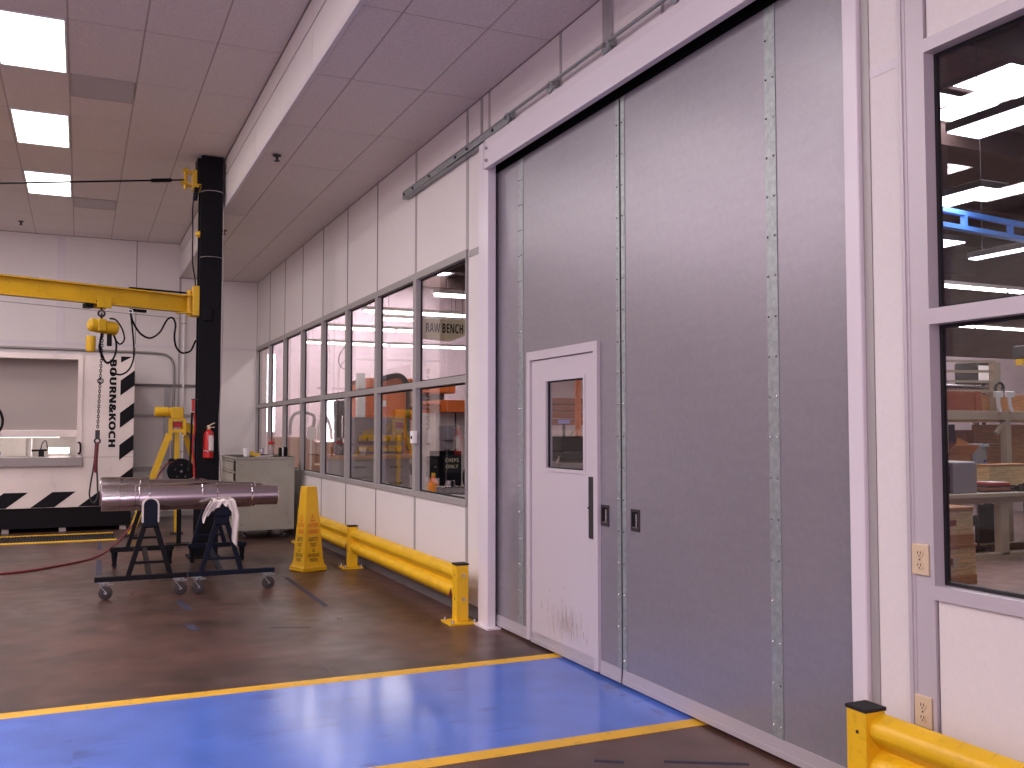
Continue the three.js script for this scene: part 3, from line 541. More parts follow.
part('warning_lamp', [lathe([[.045, 0], [.04, .025], [.018, .055], [0, .058]], [-1, 0, 0], [1.335, 4.08, -12.52], 14)], M.craneYellow, crane);
part('boom_stop', bar(onBoom(.55, 3.07, .03), onBoom(.75, 3.07, .03), .05, .035), M.black, crane);
part('festoon_wire', cyl(onBoom(.1, 3.02, .05), onBoom(6.9, 3.05, .05), .004, .004, 6), M.conduit, crane);
part('boom_rod', cyl(onBoom(-.02, 3.36, 0), onBoom(.75, 3.345, 0), .012, .012, 8), M.black, crane);
{
  const f = thing('festoon_cable', 'black festoon power cable looping under the boom', 'cable', onBoom(.4, 2.6));
  const A = (s, y) => onBoom(s, y, .05);
  part('cable', tube([[1.30, 2.72, -12.47], A(-.04, 2.62), A(.0, 2.6), A(.08, 2.59), A(.15, 2.65), A(.18, 2.78), A(.17, 2.95), A(.21, 3.02), A(.27, 3.0), A(.38, 2.82), A(.5, 2.745), A(.62, 2.79), A(.72, 2.93), A(.75, 3.03)], .012, 120, 6), M.black, f);
  part('cable', tube([A(.75, 3.03), A(.725, 2.85), A(.70, 2.6), A(.71, 2.45), A(.77, 2.33), A(.86, 2.28), A(.97, 2.30)], .011, 60, 6), M.black, f);
  part('hanger_ring', torus(...A(.75, 3.05), .025, .006, 'z'), M.white, f);
}
{
  const t = thing('boom_trolley', 'yellow trolley clamped on the lower flange of the boom', 'trolley', onBoom(1.08, 3.1));
  part('side_plate', [RB(-.085, .085, 3.06, 3.2, -.085, -.07, .006).rotateY(Math.PI / 2 - ang).translate(...onBoom(1.08, 0))], M.craneYellow, t);
  part('side_plate', [RB(-.085, .085, 3.06, 3.2, .07, .085, .006).rotateY(Math.PI / 2 - ang).translate(...onBoom(1.08, 0))], M.craneYellow, t);
  for (const s of [1.03, 1.13]) for (const sd of [-.05, .05]) part('wheel', cyl(onBoom(s, 3.13, sd - .02), onBoom(s, 3.13, sd + .02), .03, .03, 14), M.dark, t);
  part('bumper', bar(onBoom(1.2, 3.075, 0), onBoom(1.28, 3.075, 0), .12, .05), M.black, t);
  part('hook', [torus(...onBoom(1.08, 3.0), .035, .012, 'z'), cyl(onBoom(1.08, 3.03), onBoom(1.08, 3.08), .012, .012, 8)], M.dark, t);
}
{
  const hx = onBoom(1.08, 2.86), h = thing('chain_hoist', 'yellow electric chain hoist with chain bucket under the boom', 'hoist', [hx[0], 2.86, hx[2]]);
  const at = (s, y, sd = 0) => onBoom(1.08 + s, y, sd);
  part('motor_body', [lathe([[0, 0], [.05, .0], [.075, .02], [.08, .05], [.08, .17], [.072, .175], [.072, .19], [.08, .195], [.08, .31], [.07, .335], [0, .34]], [-bd[0], -.10, -bd[2]], at(.15, 2.86), 28)], M.craneYellow, h);
  part('gear_housing', RB(-.05, .05, 2.78, 2.93, -.09, .09, .02).rotateY(Math.PI / 2 - ang).translate(...onBoom(1.1, 0)), M.craneYellow, h);
  part('suspension', [cyl(at(0, 2.92), at(0, 2.99), .014, .014, 8), torus(...at(0, 2.975), .03, .01, 'x')], M.dark, h);
  part('chain_bucket', lathe([[0, 0], [.035, .003], [.05, .02], [.053, .05], [.053, .19], [.045, .195], [.045, .17]], [0, 1, 0], at(.12, 2.53), 20), M.craneYellow, h);
  const cl = []; const c0 = at(-.02, 2.78); for (let y = 2.78, k = 0; y > 1.62; y -= .03, k++) { const g = new THREE.TorusGeometry(.012, .0045, 5, 10); g.scale(1, 1.5, 1); if (k % 2) g.rotateY(Math.PI / 2); g.translate(c0[0] - (2.78 - y) * .03, y, c0[2]); cl.push(g); }
  part('chain', cl, M.black, h, 'black load chain');
  const e = [c0[0] - .035, 1.6, c0[2]];
  part('hook_block', [RB(e[0] - .025, e[0] + .025, 1.50, 1.60, e[2] - .02, e[2] + .02, .008), torus(e[0], 1.47, e[2], .03, .01, 'z'), torus(e[0] + .02, 2.18, e[2], .03, .007, 'z')], M.dark, h);
  part('sling_red', tube([[e[0], 1.45, e[2] + .01], [e[0] - .012, 1.25, e[2] + .02], [e[0] - .015, 1.1, e[2] + .02]], .014, 16, 8), M.hoseRed, h, 'red sling sleeve');
  part('sling', tube([[e[0] - .015, 1.46, e[2]], [e[0] - .03, 1.2, e[2]], [e[0] - .065, .95, e[2]], [e[0] - .07, .82, e[2]], [e[0] - .03, .74, e[2]], [e[0] + .012, .80, e[2]], [e[0] + .012, .95, e[2]], [e[0] + .0, 1.2, e[2]], [e[0] + .01, 1.46, e[2]]], .011, 60, 6), M.dark, h);
  part('pendant_cable', [tube([at(-.1, 2.95), at(-.17, 2.94), at(-.26, 2.82), at(-.28, 2.70), at(-.23, 2.65), at(-.17, 2.70)], .01, 40, 6), tube([at(-.13, 2.8), at(-.18, 2.68), at(-.18, 2.55), at(-.13, 2.44), at(-.07, 2.42), at(-.02, 2.5), at(.01, 2.62), at(-.01, 2.78)], .013, 60, 6), tube([at(-.02, 2.76), at(.02, 2.6), at(-.01, 2.5), at(-.06, 2.42), at(-.1, 2.41)], .01, 40, 6)], M.black, h);
  part('pendant', [RB(-.028, .028, 2.60, 2.77, -.028, .028, .012).translate(at(-.1, 0)[0], 0, at(-.1, 0)[2])], M.black, h, 'black pendant control');
}

// ================================================================ MACHINE TOOL
const MZ = -16.6;
const mach = thing('machine_tool', 'large white enclosed machine tool with black hazard stripes', 'machine', [-1.6, 0, -17.4]);
{
  const xr = .795, xo = -.045, yb = .385, yt = 2.80;
  part('enclosure', [B(-4, xr, yb, 1.04, MZ - 1.7, MZ), B(xo, xr, 1.04, yt, MZ - 1.7, MZ), B(-4, xo, 2.72, yt, MZ - 1.7, MZ), B(-4, xo, 1.04, yt, MZ - 1.7, MZ - 1.0)], M.machine, mach);
  part('opening_frame', [B(xo, xo + .075, 1.17, 2.80, MZ, MZ + .02), B(-4, xo, 2.72, 2.795, MZ, MZ + .02)], M.machine, mach);
  part('shutter', B(-4, xo, 1.60, 2.72, MZ - .28, MZ - .24), M.curtain, mach, 'grey roll shutter');
  part('shutter_lip', RB(-4, xo, 1.485, 1.60, MZ - .26, MZ - .16, .01), M.machine, mach);
  part('sill_bar', RB(-4, .045, 1.03, 1.17, MZ - .9, MZ + .05, .006), M.sill, mach, 'grey metal sill');
  part('inner_panel', B(-.72, -.70, 1.17, 1.6, MZ - .98, MZ - .7), M.white, mach);
  part('inner_panel', B(-1.0, -.8, 1.17, 1.55, MZ - .99, MZ - .95), M.machine, mach);
  part('gauge_arm', [cyl([-.70, 1.27, MZ - .5], [-.47, 1.275, MZ - .5], .017, .017, 8), B(-.60, -.52, 1.17, 1.29, MZ - .54, MZ - .48), tube([[-.57, 1.29, MZ - .5], [-.54, 1.4, MZ - .5], [-.50, 1.43, MZ - .5], [-.47, 1.3, MZ - .5]], .008, 20, 6)], M.black, mach);
  part('work_lamp', RB(-.46, -.15, 1.22, 1.315, MZ - .62, MZ - .56, .004), new THREE.MeshStandardMaterial({ color: 0xffffff, emissive: 0xffffff, emissiveIntensity: 1.6 }), mach, 'bright white lamp panel');
  areaLight(mach, STRIP.color, 9, .28, .08, [-.305, 1.268, MZ - .55], [-.235, 1.2, 0]);
  part('work_tube', cyl([-2.2, 1.50, MZ - .34], [-.3, 1.50, MZ - .34], .02, .02, 10), M.stripGlow, mach, 'tube lamp behind the shutter lip');
  areaLight(mach, STRIP.color, 9, 1.9, .06, [-1.25, 1.47, MZ - .34], [-1.25, 1.0, MZ - .62]);
  part('lamp_bracket', B(-.45, -.16, 1.17, 1.22, MZ - .62, MZ - .57), M.machine, mach);
  part('door_handle', tube([[-.02, 1.40, MZ + .02], [.0, 1.40, MZ + .07], [.01, 1.37, MZ + .08], [.01, 1.26, MZ + .08], [0, 1.23, MZ + .07], [-.02, 1.23, MZ + .02]], .014, 30, 8), M.black, mach, 'black D-shaped handle');
  part('hose_loop', tube([[-1.35, 2.0, MZ + .05], [-1.15, 1.92, MZ + .06], [-1.085, 1.75, MZ + .06], [-1.12, 1.60, MZ + .06], [-1.3, 1.5, MZ + .05]], .02, 30, 8), M.black, mach);
  part('control_cap', [cyl([-1.16, 1.36, MZ + .03], [-1.16, 1.36, MZ + .1], .05, .05, 16)], M.hoseRed, mach);
  part('control_cap', [cyl([-1.16, 1.24, MZ + .03], [-1.16, 1.24, MZ + .1], .06, .06, 16)], std({ color: 0x24407e, roughness: .4 }), mach);
  part('seam', [B(.05, xr, 1.165, 1.17, MZ, MZ + .001)], M.joint, mach);
  part('plinth', B(-4, xr - .02, .07, .39, MZ - 1.6, MZ - .02), M.machineBlack, mach, 'black plinth');
  for (const x of [-2.3, -1.02, -.22, .66]) part('foot', [RB(x - .05, x + .05, 0, .09, MZ - .16, MZ - .04, .006), cyl([x, .06, MZ - .1], [x, .1, MZ - .1], .02, .02, 8)], M.curtain, mach);
  // hazard stripes: flat black film
  const film = (pts) => extrudeZ(pts, MZ + .0005, MZ + .003), k = .40;
  for (let k = -4; k < 2; k++) { const x = -.68 + k * .675; part('hazard_stripe', film([[x, yb + .005], [x + .335, yb + .005], [x + .642, .628], [x + .307, .628]]), M.black, mach); }
  const v0 = .583, v1 = xr - .002;
  part('hazard_stripe', film([[v0, 2.79], [v0 + .17, 2.79], [v0, 2.69]]), M.black, mach);
  for (const y of [2.155, 1.632, 1.114]) part('hazard_stripe', film([[v0, y], [v1, y + .17], [v1, y + .415], [v0, y + .245]]), M.black, mach);
  part('hazard_stripe', film([[v0 - .1, .634], [v1, .80], [v1, 1.0], [v0, .83]]), M.black, mach);
  const font = await new FontLoader().loadAsync('fonts/droid/droid_sans_bold.typeface.json');
  const tg = new TextGeometry('BOURN&KOCH', { font, size: .1, depth: .003, curveSegments: 4, bevelEnabled: true, bevelSize: .0045, bevelThickness: .0005, bevelSegments: 1 }); tg.computeBoundingBox();
  const bb = tg.boundingBox; tg.translate(-bb.min.x, -bb.min.y, 0); tg.scale(1.41 / (bb.max.x - bb.min.x), .105 / (bb.max.y - bb.min.y), 1);
  tg.rotateZ(-Math.PI / 2); tg.translate(.418, 2.735, MZ + .001);
  part('lettering', tg, M.black, mach, 'black vertical lettering BOURN&KOCH');
}
{
  const g = thing('floor_grate', 'long black floor grate with yellow edges before the machine', 'grate', [-1.6, 0, -15.6]);
  part('yellow_edge', B(-4, .50, 0, .012, -16.14, -16.04), M.yellow, g); part('yellow_edge', B(-4, .52, 0, .012, -15.16, -15.06), M.yellow, g);
  part('grate_bed', B(-4, .5, 0, .004, -16.03, -15.18), M.black, g);
  const s = []; for (let x = -1.9; x < .5; x += .042) s.push(B(x, x + .016, .004, .012, -16.03, -15.18));
  const q = part('grate_bars', s, M.dark, g); q.userData.kind = 'stuff';
}

// ================================================================ BACK WALL FITTINGS
{
  const c = thing('wall_conduit', 'thin steel conduit bending down the end wall', 'conduit', [.6, 3.0, ZB + .03]);
  part('pipe', tube([[-4, 3.06, ZB + .03], [-1, 3.05, ZB + .03], [.7, 3.035, ZB + .03], [1.3, 3.02, ZB + .03], [1.47, 2.98, ZB + .03], [1.56, 2.86, ZB + .03], [1.58, 2.6, ZB + .03], [1.58, 2.0, ZB + .03], [1.58, .3, ZB + .03]], .022, 120, 8), M.conduit, c);
  const d = thing('wall_duct', 'white vertical pipe on the end wall beside the column', 'pipe', [1.74, 0, ZB + .05]);
  part('pipe', cyl([1.745, .1, ZB + .06], [1.745, 4.0, ZB + .06], .02, .02, 14), M.white, d);
  for (const y of [1.2, 2.4, 3.6]) part('clamp', [torus(1.745, y, ZB + .06, .023, .006, 'y'), B(1.70, 1.79, y - .01, y + .01, ZB, ZB + .03)], M.conduit, d);
  const u = thing('wall_raceway', 'grey flat vertical raceway on the end wall', 'raceway', [1.5, 0, ZB + .02]);
  part('raceway', B(1.42, 1.52, .1, 2.42, ZB, ZB + .03), M.alum, u);
  [[2.43, .045, 'top'], [1.87, .05, 'middle'], [.90, .05, 'lowest']].forEach(([y, h, t]) => { const r = thing('wall_rail', `${t} of three grey rails on the end wall behind the machine`, 'rail', [1.4, y, ZB + .03]); part('rail', B(.5, 2.0, y - h / 2, y + h / 2, ZB + .004, ZB + .05), y > 2 ? M.joint : M.alum, r); });
}

// ================================================================ YELLOW POSITIONER, REEL, HOSE
{
  const z = -15.5, r = thing('motor_frame', 'yellow motorised lifting frame beside the machine', 'lifting frame', [1.35, 0, z]);
  part('motor', lathe([[0, 0], [.065, 0], [.075, .01], [.075, .19], [.066, .2], [.066, .25], [0, .25]], [1, -.03, 0], [1.035, 1.88, z], 24), M.craneYellow, r);
  part('gear_box', RB(1.27, 1.45, 1.78, 1.95, z - .09, z + .09, .012), M.craneYellow, r);
  part('head_frame', [B(1.24, 1.29, 1.44, 1.74, z - .05, z + .08), B(1.44, 1.49, 1.52, 1.74, z - .05, z + .08), B(1.24, 1.49, 1.74, 1.78, z - .05, z + .08), B(1.29, 1.44, 1.56, 1.61, z - .045, z + .075)], M.craneYellow, r);
  part('coupling', B(1.3, 1.43, 1.64, 1.73, z - .03, z + .03), M.red, r);
  part('arm', bar([1.44, 1.66, z], [1.95, 1.5, z - .25], .08, .14), M.craneYellow, r);
  part('leg', bar([1.25, 1.54, z + .03], [.72, .04, z + .1], .09, .07, [0, 0, 1]), M.craneYellow, r);
  part('leg', bar([1.36, 1.56, z], [1.38, .04, z], .07, .07, [0, 0, 1]), M.craneYellow, r);
  part('leg', bar([1.5, 1.5, z - .1], [2.0, .04, z - .6], .07, .07, [0, 0, 1]), M.craneYellow, r);
  for (const [x, zz] of [[.72, z + .1], [1.38, z], [2.0, z - .6]]) part('foot_plate', B(x - .09, x + .09, 0, .04, zz - .09, zz + .09), M.dark, r);
  part('guard_sheet', bar([1.48, 1.30, z - .2], [2.0, 1.30, z - .2], .01, .55), M.greyBox, r);
}
{
  const x = 1.285, y = 1.03, z = -13.95, r = thing('hose_reel', 'black hose reel on a post in front of the column', 'hose reel', [x, 0, z]);
  for (const dz of [-.09, .09]) part('flange', [lathe([[.02, -.006], [.165, -.006], [.175, 0], [.165, .006], [.02, .006]], [0, 0, 1], [x, y, z + dz], 36)], M.black, r);
  part('drum', cyl([x, y, z - .09], [x, y, z + .09], .11, .11, 28), M.hoseRed, r);
  const b = []; for (let k = 0; k < 5; k++) { const a = k * 1.2566 + .3; b.push(cyl([x + Math.cos(a) * .09, y + Math.sin(a) * .09, z + .096], [x + Math.cos(a) * .09, y + Math.sin(a) * .09, z + .104], .009, .009, 6)); } b.push(cyl([x, y, z + .096], [x, y, z + .11], .016, .016, 8));
  b.forEach(q => part('rivet', q, M.chrome, r));
  part('guide_arm', [cyl([x - .12, y + .13, z - .03], [x - .12, y + .13, z + .06], .05, .05, 18), bar([x - .04, y + .05, z - .11], [x - .12, y + .13, z - .11], .04, .02)], M.black, r);
  part('label', B(x + .155, x + .19, y - .05, y + .07, z + .1, z + .104), M.almond, r);
  part('post', [B(x - .03, x + .03, .02, y, z - .16, z - .12), B(x - .15, x + .15, 0, .02, z - .28, z), B(x - .03, x + .03, y - .03, y + .03, z - .14, z - .095)], M.black, r);
}
{
  const h = thing('air_hose', 'dark red hose running from the reel across the floor', 'hose', [.2, .01, -12.8]);
  part('hose', tube([[1.17, 1.16, -13.9], [1.10, 1.14, -13.85], [1.0, 1.02, -13.8], [.92, .86, -13.75], [.82, .64, -13.65], [.70, .42, -13.55], [.54, .22, -13.4], [.36, .07, -13.2], [.18, .014, -12.95], [.0, .012, -12.65], [-.22, .012, -12.38], [-.5, .012, -12.1], [-.8, .012, -11.98], [-1.6, .012, -11.9], [-2.4, .012, -12.3]], .013, 160, 8), M.hoseRed, h);
}
{
  const e = thing('fire_extinguisher', 'red fire extinguisher hung on the black column', 'fire extinguisher', [1.472, 1.25, -12.43]);
  const x = 1.47, z = -12.425;
  part('cylinder', lathe([[0, 0], [.055, .0], [.062, .008], [.062, .29], [.052, .325], [.025, .35], [.02, .36], [0, .36]], [.02, 1, 0], [x - .004, 1.25, z], 26), M.red, e);
  part('valve', [cyl([x, 1.6, z], [x, 1.66, z], .02, .018, 10), bar([x, 1.655, z], [x + .07, 1.69, z], .018, .012), bar([x, 1.63, z], [x + .07, 1.635, z], .018, .01), cyl([x - .03, 1.63, z + .01], [x, 1.63, z], .012, .012, 8)], M.almond, e);
  part('label', (() => { const g = new THREE.CylinderGeometry(.0628, .0628, .19, 16, 1, true, -.1, 1.3); g.translate(x, 1.44, z); return g; })(), Object.assign(M.cloth.clone(), { side: THREE.DoubleSide, userData: {} }), e);
  part('strap', torus(x, 1.335, z, .064, .006, 'y', 6, 24), M.chrome, e);
  part('hose', tube([[x - .02, 1.635, z + .02], [x - .06, 1.6, z + .03], [x - .075, 1.5, z + .03], [x - .075, 1.38, z + .03]], .009, 24, 6), M.black, e);
  part('bracket', B(x - .03, x + .03, 1.28, 1.55, PZ + .15, z - .058), M.dark, e);
}
{
  const k = thing('cord_bundle', 'red and black cords hanging at the left of the column', 'cords', [1.29, 1.3, -12.45]);
  part('handle', RB(1.265, 1.30, 1.83, 1.98, -12.47, -12.43, .01), M.red, k);
  part('cord', tube([[1.27, 1.82, -12.45], [1.265, 1.6, -12.45], [1.26, 1.3, -12.45], [1.25, 1.12, -12.45]], .014, 24, 8), M.black, k);
  part('cord', tube([[1.295, 1.82, -12.45], [1.305, 1.6, -12.45], [1.28, 1.4, -12.45], [1.30, 1.2, -12.45], [1.31, 1.0, -12.45]], .012, 30, 8), M.red, k);
  part('wall_hook', B(1.26, 1.345, 1.98, 1.99, -12.5, -12.43), M.dark, k);
}

// ================================================================ CABINET AND WHAT STANDS ON IT
{
  const x0 = 2.085, x1 = 2.93, y0 = .13, y1 = 1.20, z0 = -15.8, z1 = -14.3;
  const c = thing('tool_cabinet', 'grey-green steel tool cabinet on wheels by the windows', 'cabinet', [(x0 + x1) / 2, 0, (z0 + z1) / 2]);
  part('body', [RB(x0 + .02, x1, y0, y1 - .03, z0, z1, .006), B(x0 + .0, x0 + .02, y0, y1 - .03, z1 - .05, z1), B(x0, x0 + .02, y0, y1 - .03, z0, z0 + .05)], M.cabinet, c);
  part('top', RB(x0 - .015, x1 + .01, y1 - .03, y1, z0 - .02, z1 + .012, .006), M.cabinet, c);
  part('top_mat', B(x0 + .01, x1 - .01, y1, y1 + .006, z0 + .02, z1 - .02), M.rubber, c);
  for (let i = 0; i < 6; i++) { const ya = y0 + .03 + i * .168, d = part('drawer', RB(x0 - .004, x0 + .02, ya, ya + .156, z0 + .06, z1 - .3, .004), M.cabinet, c); part('handle', B(x0 - .016, x0 - .004, ya + .125, ya + .14, z0 + .1, z1 - .36), M.chrome, d); }
  part('side_bin', B(x0 + .0, x0 + .015, y0 + .2, y1 - .06, z1 - .28, z1 - .07), M.black, c);
  for (let i = 0; i < 5; i++) part('bin_lip', B(x0 - .012, x0 + .01, y0 + .28 + i * .14, y0 + .30 + i * .14, z1 - .27, z1 - .08), M.cabinet, c);
  for (const [dx, dy] of [[.08, .09], [.76, .09], [.08, .95], [.76, .95]]) part('rivet', cyl([x0 + dx, y0 + dy, z1], [x0 + dx, y0 + dy, z1 + .004], .007, .006, 6), M.dark, c);
  for (const x of [x0 + .12, x1 - .14]) for (const z of [z0 + .15, z1 - .15]) castor(c, x, z, y0, 0, .045);
  const ty = y1 + .006, zz = -14.5;
  const cup = thing('paper_cup', 'white paper cup on the tool cabinet', 'cup', [2.23, ty, zz]);
  part('cup', lathe([[0, 0], [.042, 0], [.055, .125], [.051, .125], [.039, .006], [0, .006]], [0, 1, 0], [2.26, ty, zz], 24), M.white, cup);
  const yl = thing('yellow_tool', 'yellow hand tool lying on the tool cabinet', 'tool', [2.4, ty, zz]);
  part('body', [RB(2.34, 2.46, ty, ty + .05, zz - .04, zz + .03, .012), RB(2.31, 2.36, ty + .01, ty + .08, zz - .02, zz + .02, .01)], M.craneYellow, yl); part('nose', cyl([2.46, ty + .03, zz], [2.52, ty + .025, zz], .014, .008, 10), M.dark, yl);
  const pp = thing('paper_stack', 'loose white papers on the tool cabinet', 'paper', [2.47, ty, -14.42]);
  part('sheets', [B(2.38, 2.58, ty, ty + .006, -14.5, -14.34), B(2.42, 2.62, ty + .006, ty + .010, -14.46, -14.33)], M.white, pp);
  const bt = thing('spray_bottle', 'clear bottle with a red cap on the tool cabinet', 'bottle', [2.56, ty, zz]);
  part('bottle', lathe([[0, 0], [.04, 0], [.042, .01], [.042, .12], [.02, .16], [.016, .18], [0, .18]], [0, 1, 0], [2.63, ty, -14.56], 20), phy({ color: 0xe8dcd8, transmission: .7, roughness: .25, thickness: 0 }), bt); part('cap', [cyl([2.63, ty + .18, -14.56], [2.63, ty + .215, -14.56], .05, .05, 16), cyl([2.63, ty + .215, -14.56], [2.63, ty + .27, -14.56], .012, .01, 10)], M.red, bt);
  const cn = thing('small_can', 'small clear jar between the yellow tool and red-capped bottle', 'jar', [2.5, ty, -14.6]);
  part('jar', lathe([[0, 0], [.035, 0], [.035, .1], [.03, .11], [0, .11]], [0, 1, 0], [2.5, ty, -14.62], 18), phy({ color: 0xded6e8, transmission: .6, roughness: .2, thickness: 0 }), cn); part('lid', cyl([2.5, ty + .11, -14.62], [2.5, ty + .13, -14.62], .036, .036, 16), M.chrome, cn);
  const bx = thing('black_case', 'black upright case standing on the tool cabinet', 'case', [2.83, ty, zz]);
  part('shell', RB(2.795, 2.86, ty, ty + .14, zz - .07, zz + .04, .02).rotateZ(0), M.black, bx); part('shell', RB(2.735, 2.775, ty, ty + .13, zz - .07, zz + .04, .015), M.black, bx); part('divider', B(2.775, 2.795, ty, ty + .13, zz - .06, zz + .03), M.white, bx);
}

// ================================================================ THE MACHINE HALL BEYOND THE GLASS
function stripLamp(x0, x1, z, y, label, power = STRIP.power) {
  const l = thing('strip_light', label, 'strip light', [(x0 + x1) / 2, y, z]);
  part('housing', RB(x0, x1, y + .05, y + .12, z - .09, z + .09, .01), M.white, l);
  const n = Math.max(1, Math.round((x1 - x0) / 2.4)); for (let i = 0; i < n; i++) { const a = x0 + (x1 - x0) * i / n + .06, b = x0 + (x1 - x0) * (i + 1) / n - .06; part('tube', cyl([a, y + .02, z], [b, y + .02, z], .035, .035, 10), M.stripGlow, l); }
  part('hanger', cyl([x0 + .3, y + .12, z], [x0 + .3, HH, z], .006, .006, 5), M.dark, l); part('hanger', cyl([x1 - .3, y + .12, z], [x1 - .3, HH, z], .006, .006, 5), M.dark, l);
  areaLight(l, STRIP.color, power, x1 - x0, .12, [(x0 + x1) / 2, y - .02, z], [(x0 + x1) / 2, 0, z + 1e-4]);
}
stripLamp(4.3, 7.2, -11.2, 4.2, 'strip light over the chips bin, above the top of the windows', 12);
stripLamp(6.15, 9.0, -17.3, 4.2, 'nearest strip light in the hall, seen above the bench sign');
stripLamp(5.6, 8.1, -20.3, 4.2, 'second strip light in the hall behind the bench sign');
stripLamp(6.3, 9.6, -21.6, 4.2, 'third strip light in the hall, slightly lower in the window');
stripLamp(5.7, 9.4, -24.0, 4.2, 'fourth strip light in the hall through the middle windows');
stripLamp(6.0, 14, -28.3, 4.2, 'long far strip light low in the upper window panes');
stripLamp(13.5, 22, -13.8, 4.5, 'long strip light in the upper pane right of the doors');
stripLamp(18, 25.6, -19.0, 4.5, 'far strip light just under the middle rail right of the doors');
{ // lamp run along the partition, mirrored in the blue floor
  const l = thing('strip_light', 'run of hall lamps parallel to the partition, mirrored in the blue floor', 'strip light', [4.25, 4.2, -19]);
  part('housing', RB(4.16, 4.34, 4.25, 4.32, -23.5, -15.2, .01), M.white, l);
  for (let i = 0; i < 4; i++) part('diffuser', RB(4.13, 4.37, 4.2, 4.25, -23.4 + i * 2.05, -21.5 + i * 2.05, .01), M.stripGlow, l);
  for (const z of [-22, -16.5]) part('hanger', cyl([4.25, 4.32, z], [4.25, HH, z], .006, .006, 5), M.dark, l);
  areaLight(l, STRIP.color, 6, .2, 8.2, [4.25, 4.17, -19.3], [4.25, 0, -19.3001]);
}
function boxLamp(x0, x1, z0, z1, y, label) {
  const l = thing('box_light', label, 'box light', [(x0 + x1) / 2, y, (z0 + z1) / 2]);
  part('housing', RB(x0 - .02, x1 + .02, y + .02, y + .12, z0 - .02, z1 + .02, .01), M.dark, l); part('diffuser', B(x0, x1, y, y + .03, z0, z1), M.dayGlow, l);
  part('hanger', cyl([(x0 + x1) / 2, y + .12, z0 + .2], [(x0 + x1) / 2, HH, z0 + .2], .006, .006, 5), M.dark, l);
  areaLight(l, SKYL.color, 15, x1 - x0, z1 - z0, [(x0 + x1) / 2, y - .012, (z0 + z1) / 2], [(x0 + x1) / 2, 0, (z0 + z1) / 2 + 1e-4]);
}
boxLamp(9.0, 9.5, -7.72, -4.6, 5.0, 'large lit box light below the skylights');
boxLamp(11.47, 12.0, -10.4, -9.3, 5.0, 'lit box light above the blue crane beam');
boxLamp(13.95, 14.6, -12.75, -12.2, 5.0, 'small lit box light below the blue crane beam');
boxLamp(13.72, 13.9, -11.4, -8.6, 4.5, 'thin slanting strip of light under the blue crane beam');
// skylights in the roof
[[12.2, 13.75, -10.45, -7.6, 'skylight nearest the camera in the upper right window pane', 6], [12.2, 13.75, -13.2, -10.65, 'skylight at the left edge of the upper right pane', 6], [4.6, 11.5, -32.2, -28.8, 'long skylight over the far end of the hall', 4.5]].forEach(([x0, x1, z0, z1, t, pw]) => {
  const s = thing('skylight', t, 'skylight', [(x0 + x1) / 2, HH - .1, (z0 + z1) / 2]);
  part('diffuser', B(x0, x1, HH - .03, HH - .01, z0, z1), M.dayGlow, s);
  part('frame', [B(x0 - .05, x1 + .05, HH - .08, HH - .005, z0 - .06, z0), B(x0 - .05, x1 + .05, HH - .08, HH - .005, z1, z1 + .06), B(x0 - .05, x0, HH - .08, HH - .005, z0, z1), B(x1, x1 + .05, HH - .08, HH - .005, z0, z1)], M.hallBeam, s);
  part('glazing_bar', [B((x0 + x1) / 2 - .012, (x0 + x1) / 2 + .012, HH - .05, HH - .03, z0, z1)], M.woodRed, s);
  areaLight(s, SKYL.color, pw, x1 - x0, z1 - z0, [(x0 + x1) / 2, HH - .09, (z0 + z1) / 2], [(x0 + x1) / 2, 0, (z0 + z1) / 2 + 1e-4]);
});
// blue crane bridge
{
  const c = thing('bridge_crane', 'blue bridge crane beam in the upper right window pane', 'crane', [12, 4.6, -10]);
  const P = (x, y) => [x, y, -10 - (x - 11.46) * .12];
  part('upper_chord', bar(P(9, 4.85), P(17, 4.85), .08, .07), M.bluePaint, c); part('lower_chord', bar(P(9, 4.62), P(17, 4.62), .12, .07), M.bluePaint, c);
  for (let x = 9.68; x < 17; x += 1.18) part('post', bar(P(x, 4.6), P(x, 4.86), .07, .07, [1, 0, 0]), M.bluePaint, c);
}
{ // hanging sign
  const s = thing('hanging_sign', 'cream hanging sign reading RAW BENCH behind the nearest window', 'sign', [5.1, 3.0, -14]);
  const sh = [[4.80, 3.02], [5.28, 2.99], [5.53, 3.10], [5.555, 3.35], [4.80, 3.33]];
  part('board', extrudeZ(sh, -14.01, -14), std({ color: 0xd9cfae, roughness: .6 }), s);
  const font = await new FontLoader().loadAsync('fonts/droid/droid_sans_bold.typeface.json');
  const tg = new TextGeometry('RAW BENCH', { font, size: .17, depth: .002, curveSegments: 4, bevelEnabled: false }); tg.computeBoundingBox(); const bb = tg.boundingBox; tg.translate(-bb.min.x, -bb.min.y, 0); tg.scale(.62 / (bb.max.x - bb.min.x), .15 / (bb.max.y - bb.min.y), 1); tg.translate(4.885, 3.125, -13.999);
  part('lettering', tg, M.black, s, 'black lettering RAW BENCH');
  for (const x of [4.85, 5.5]) part('wire', cyl([x, 3.34, -14.005], [x, HH, -14.005], .004, .004, 4), M.dark, s);
}
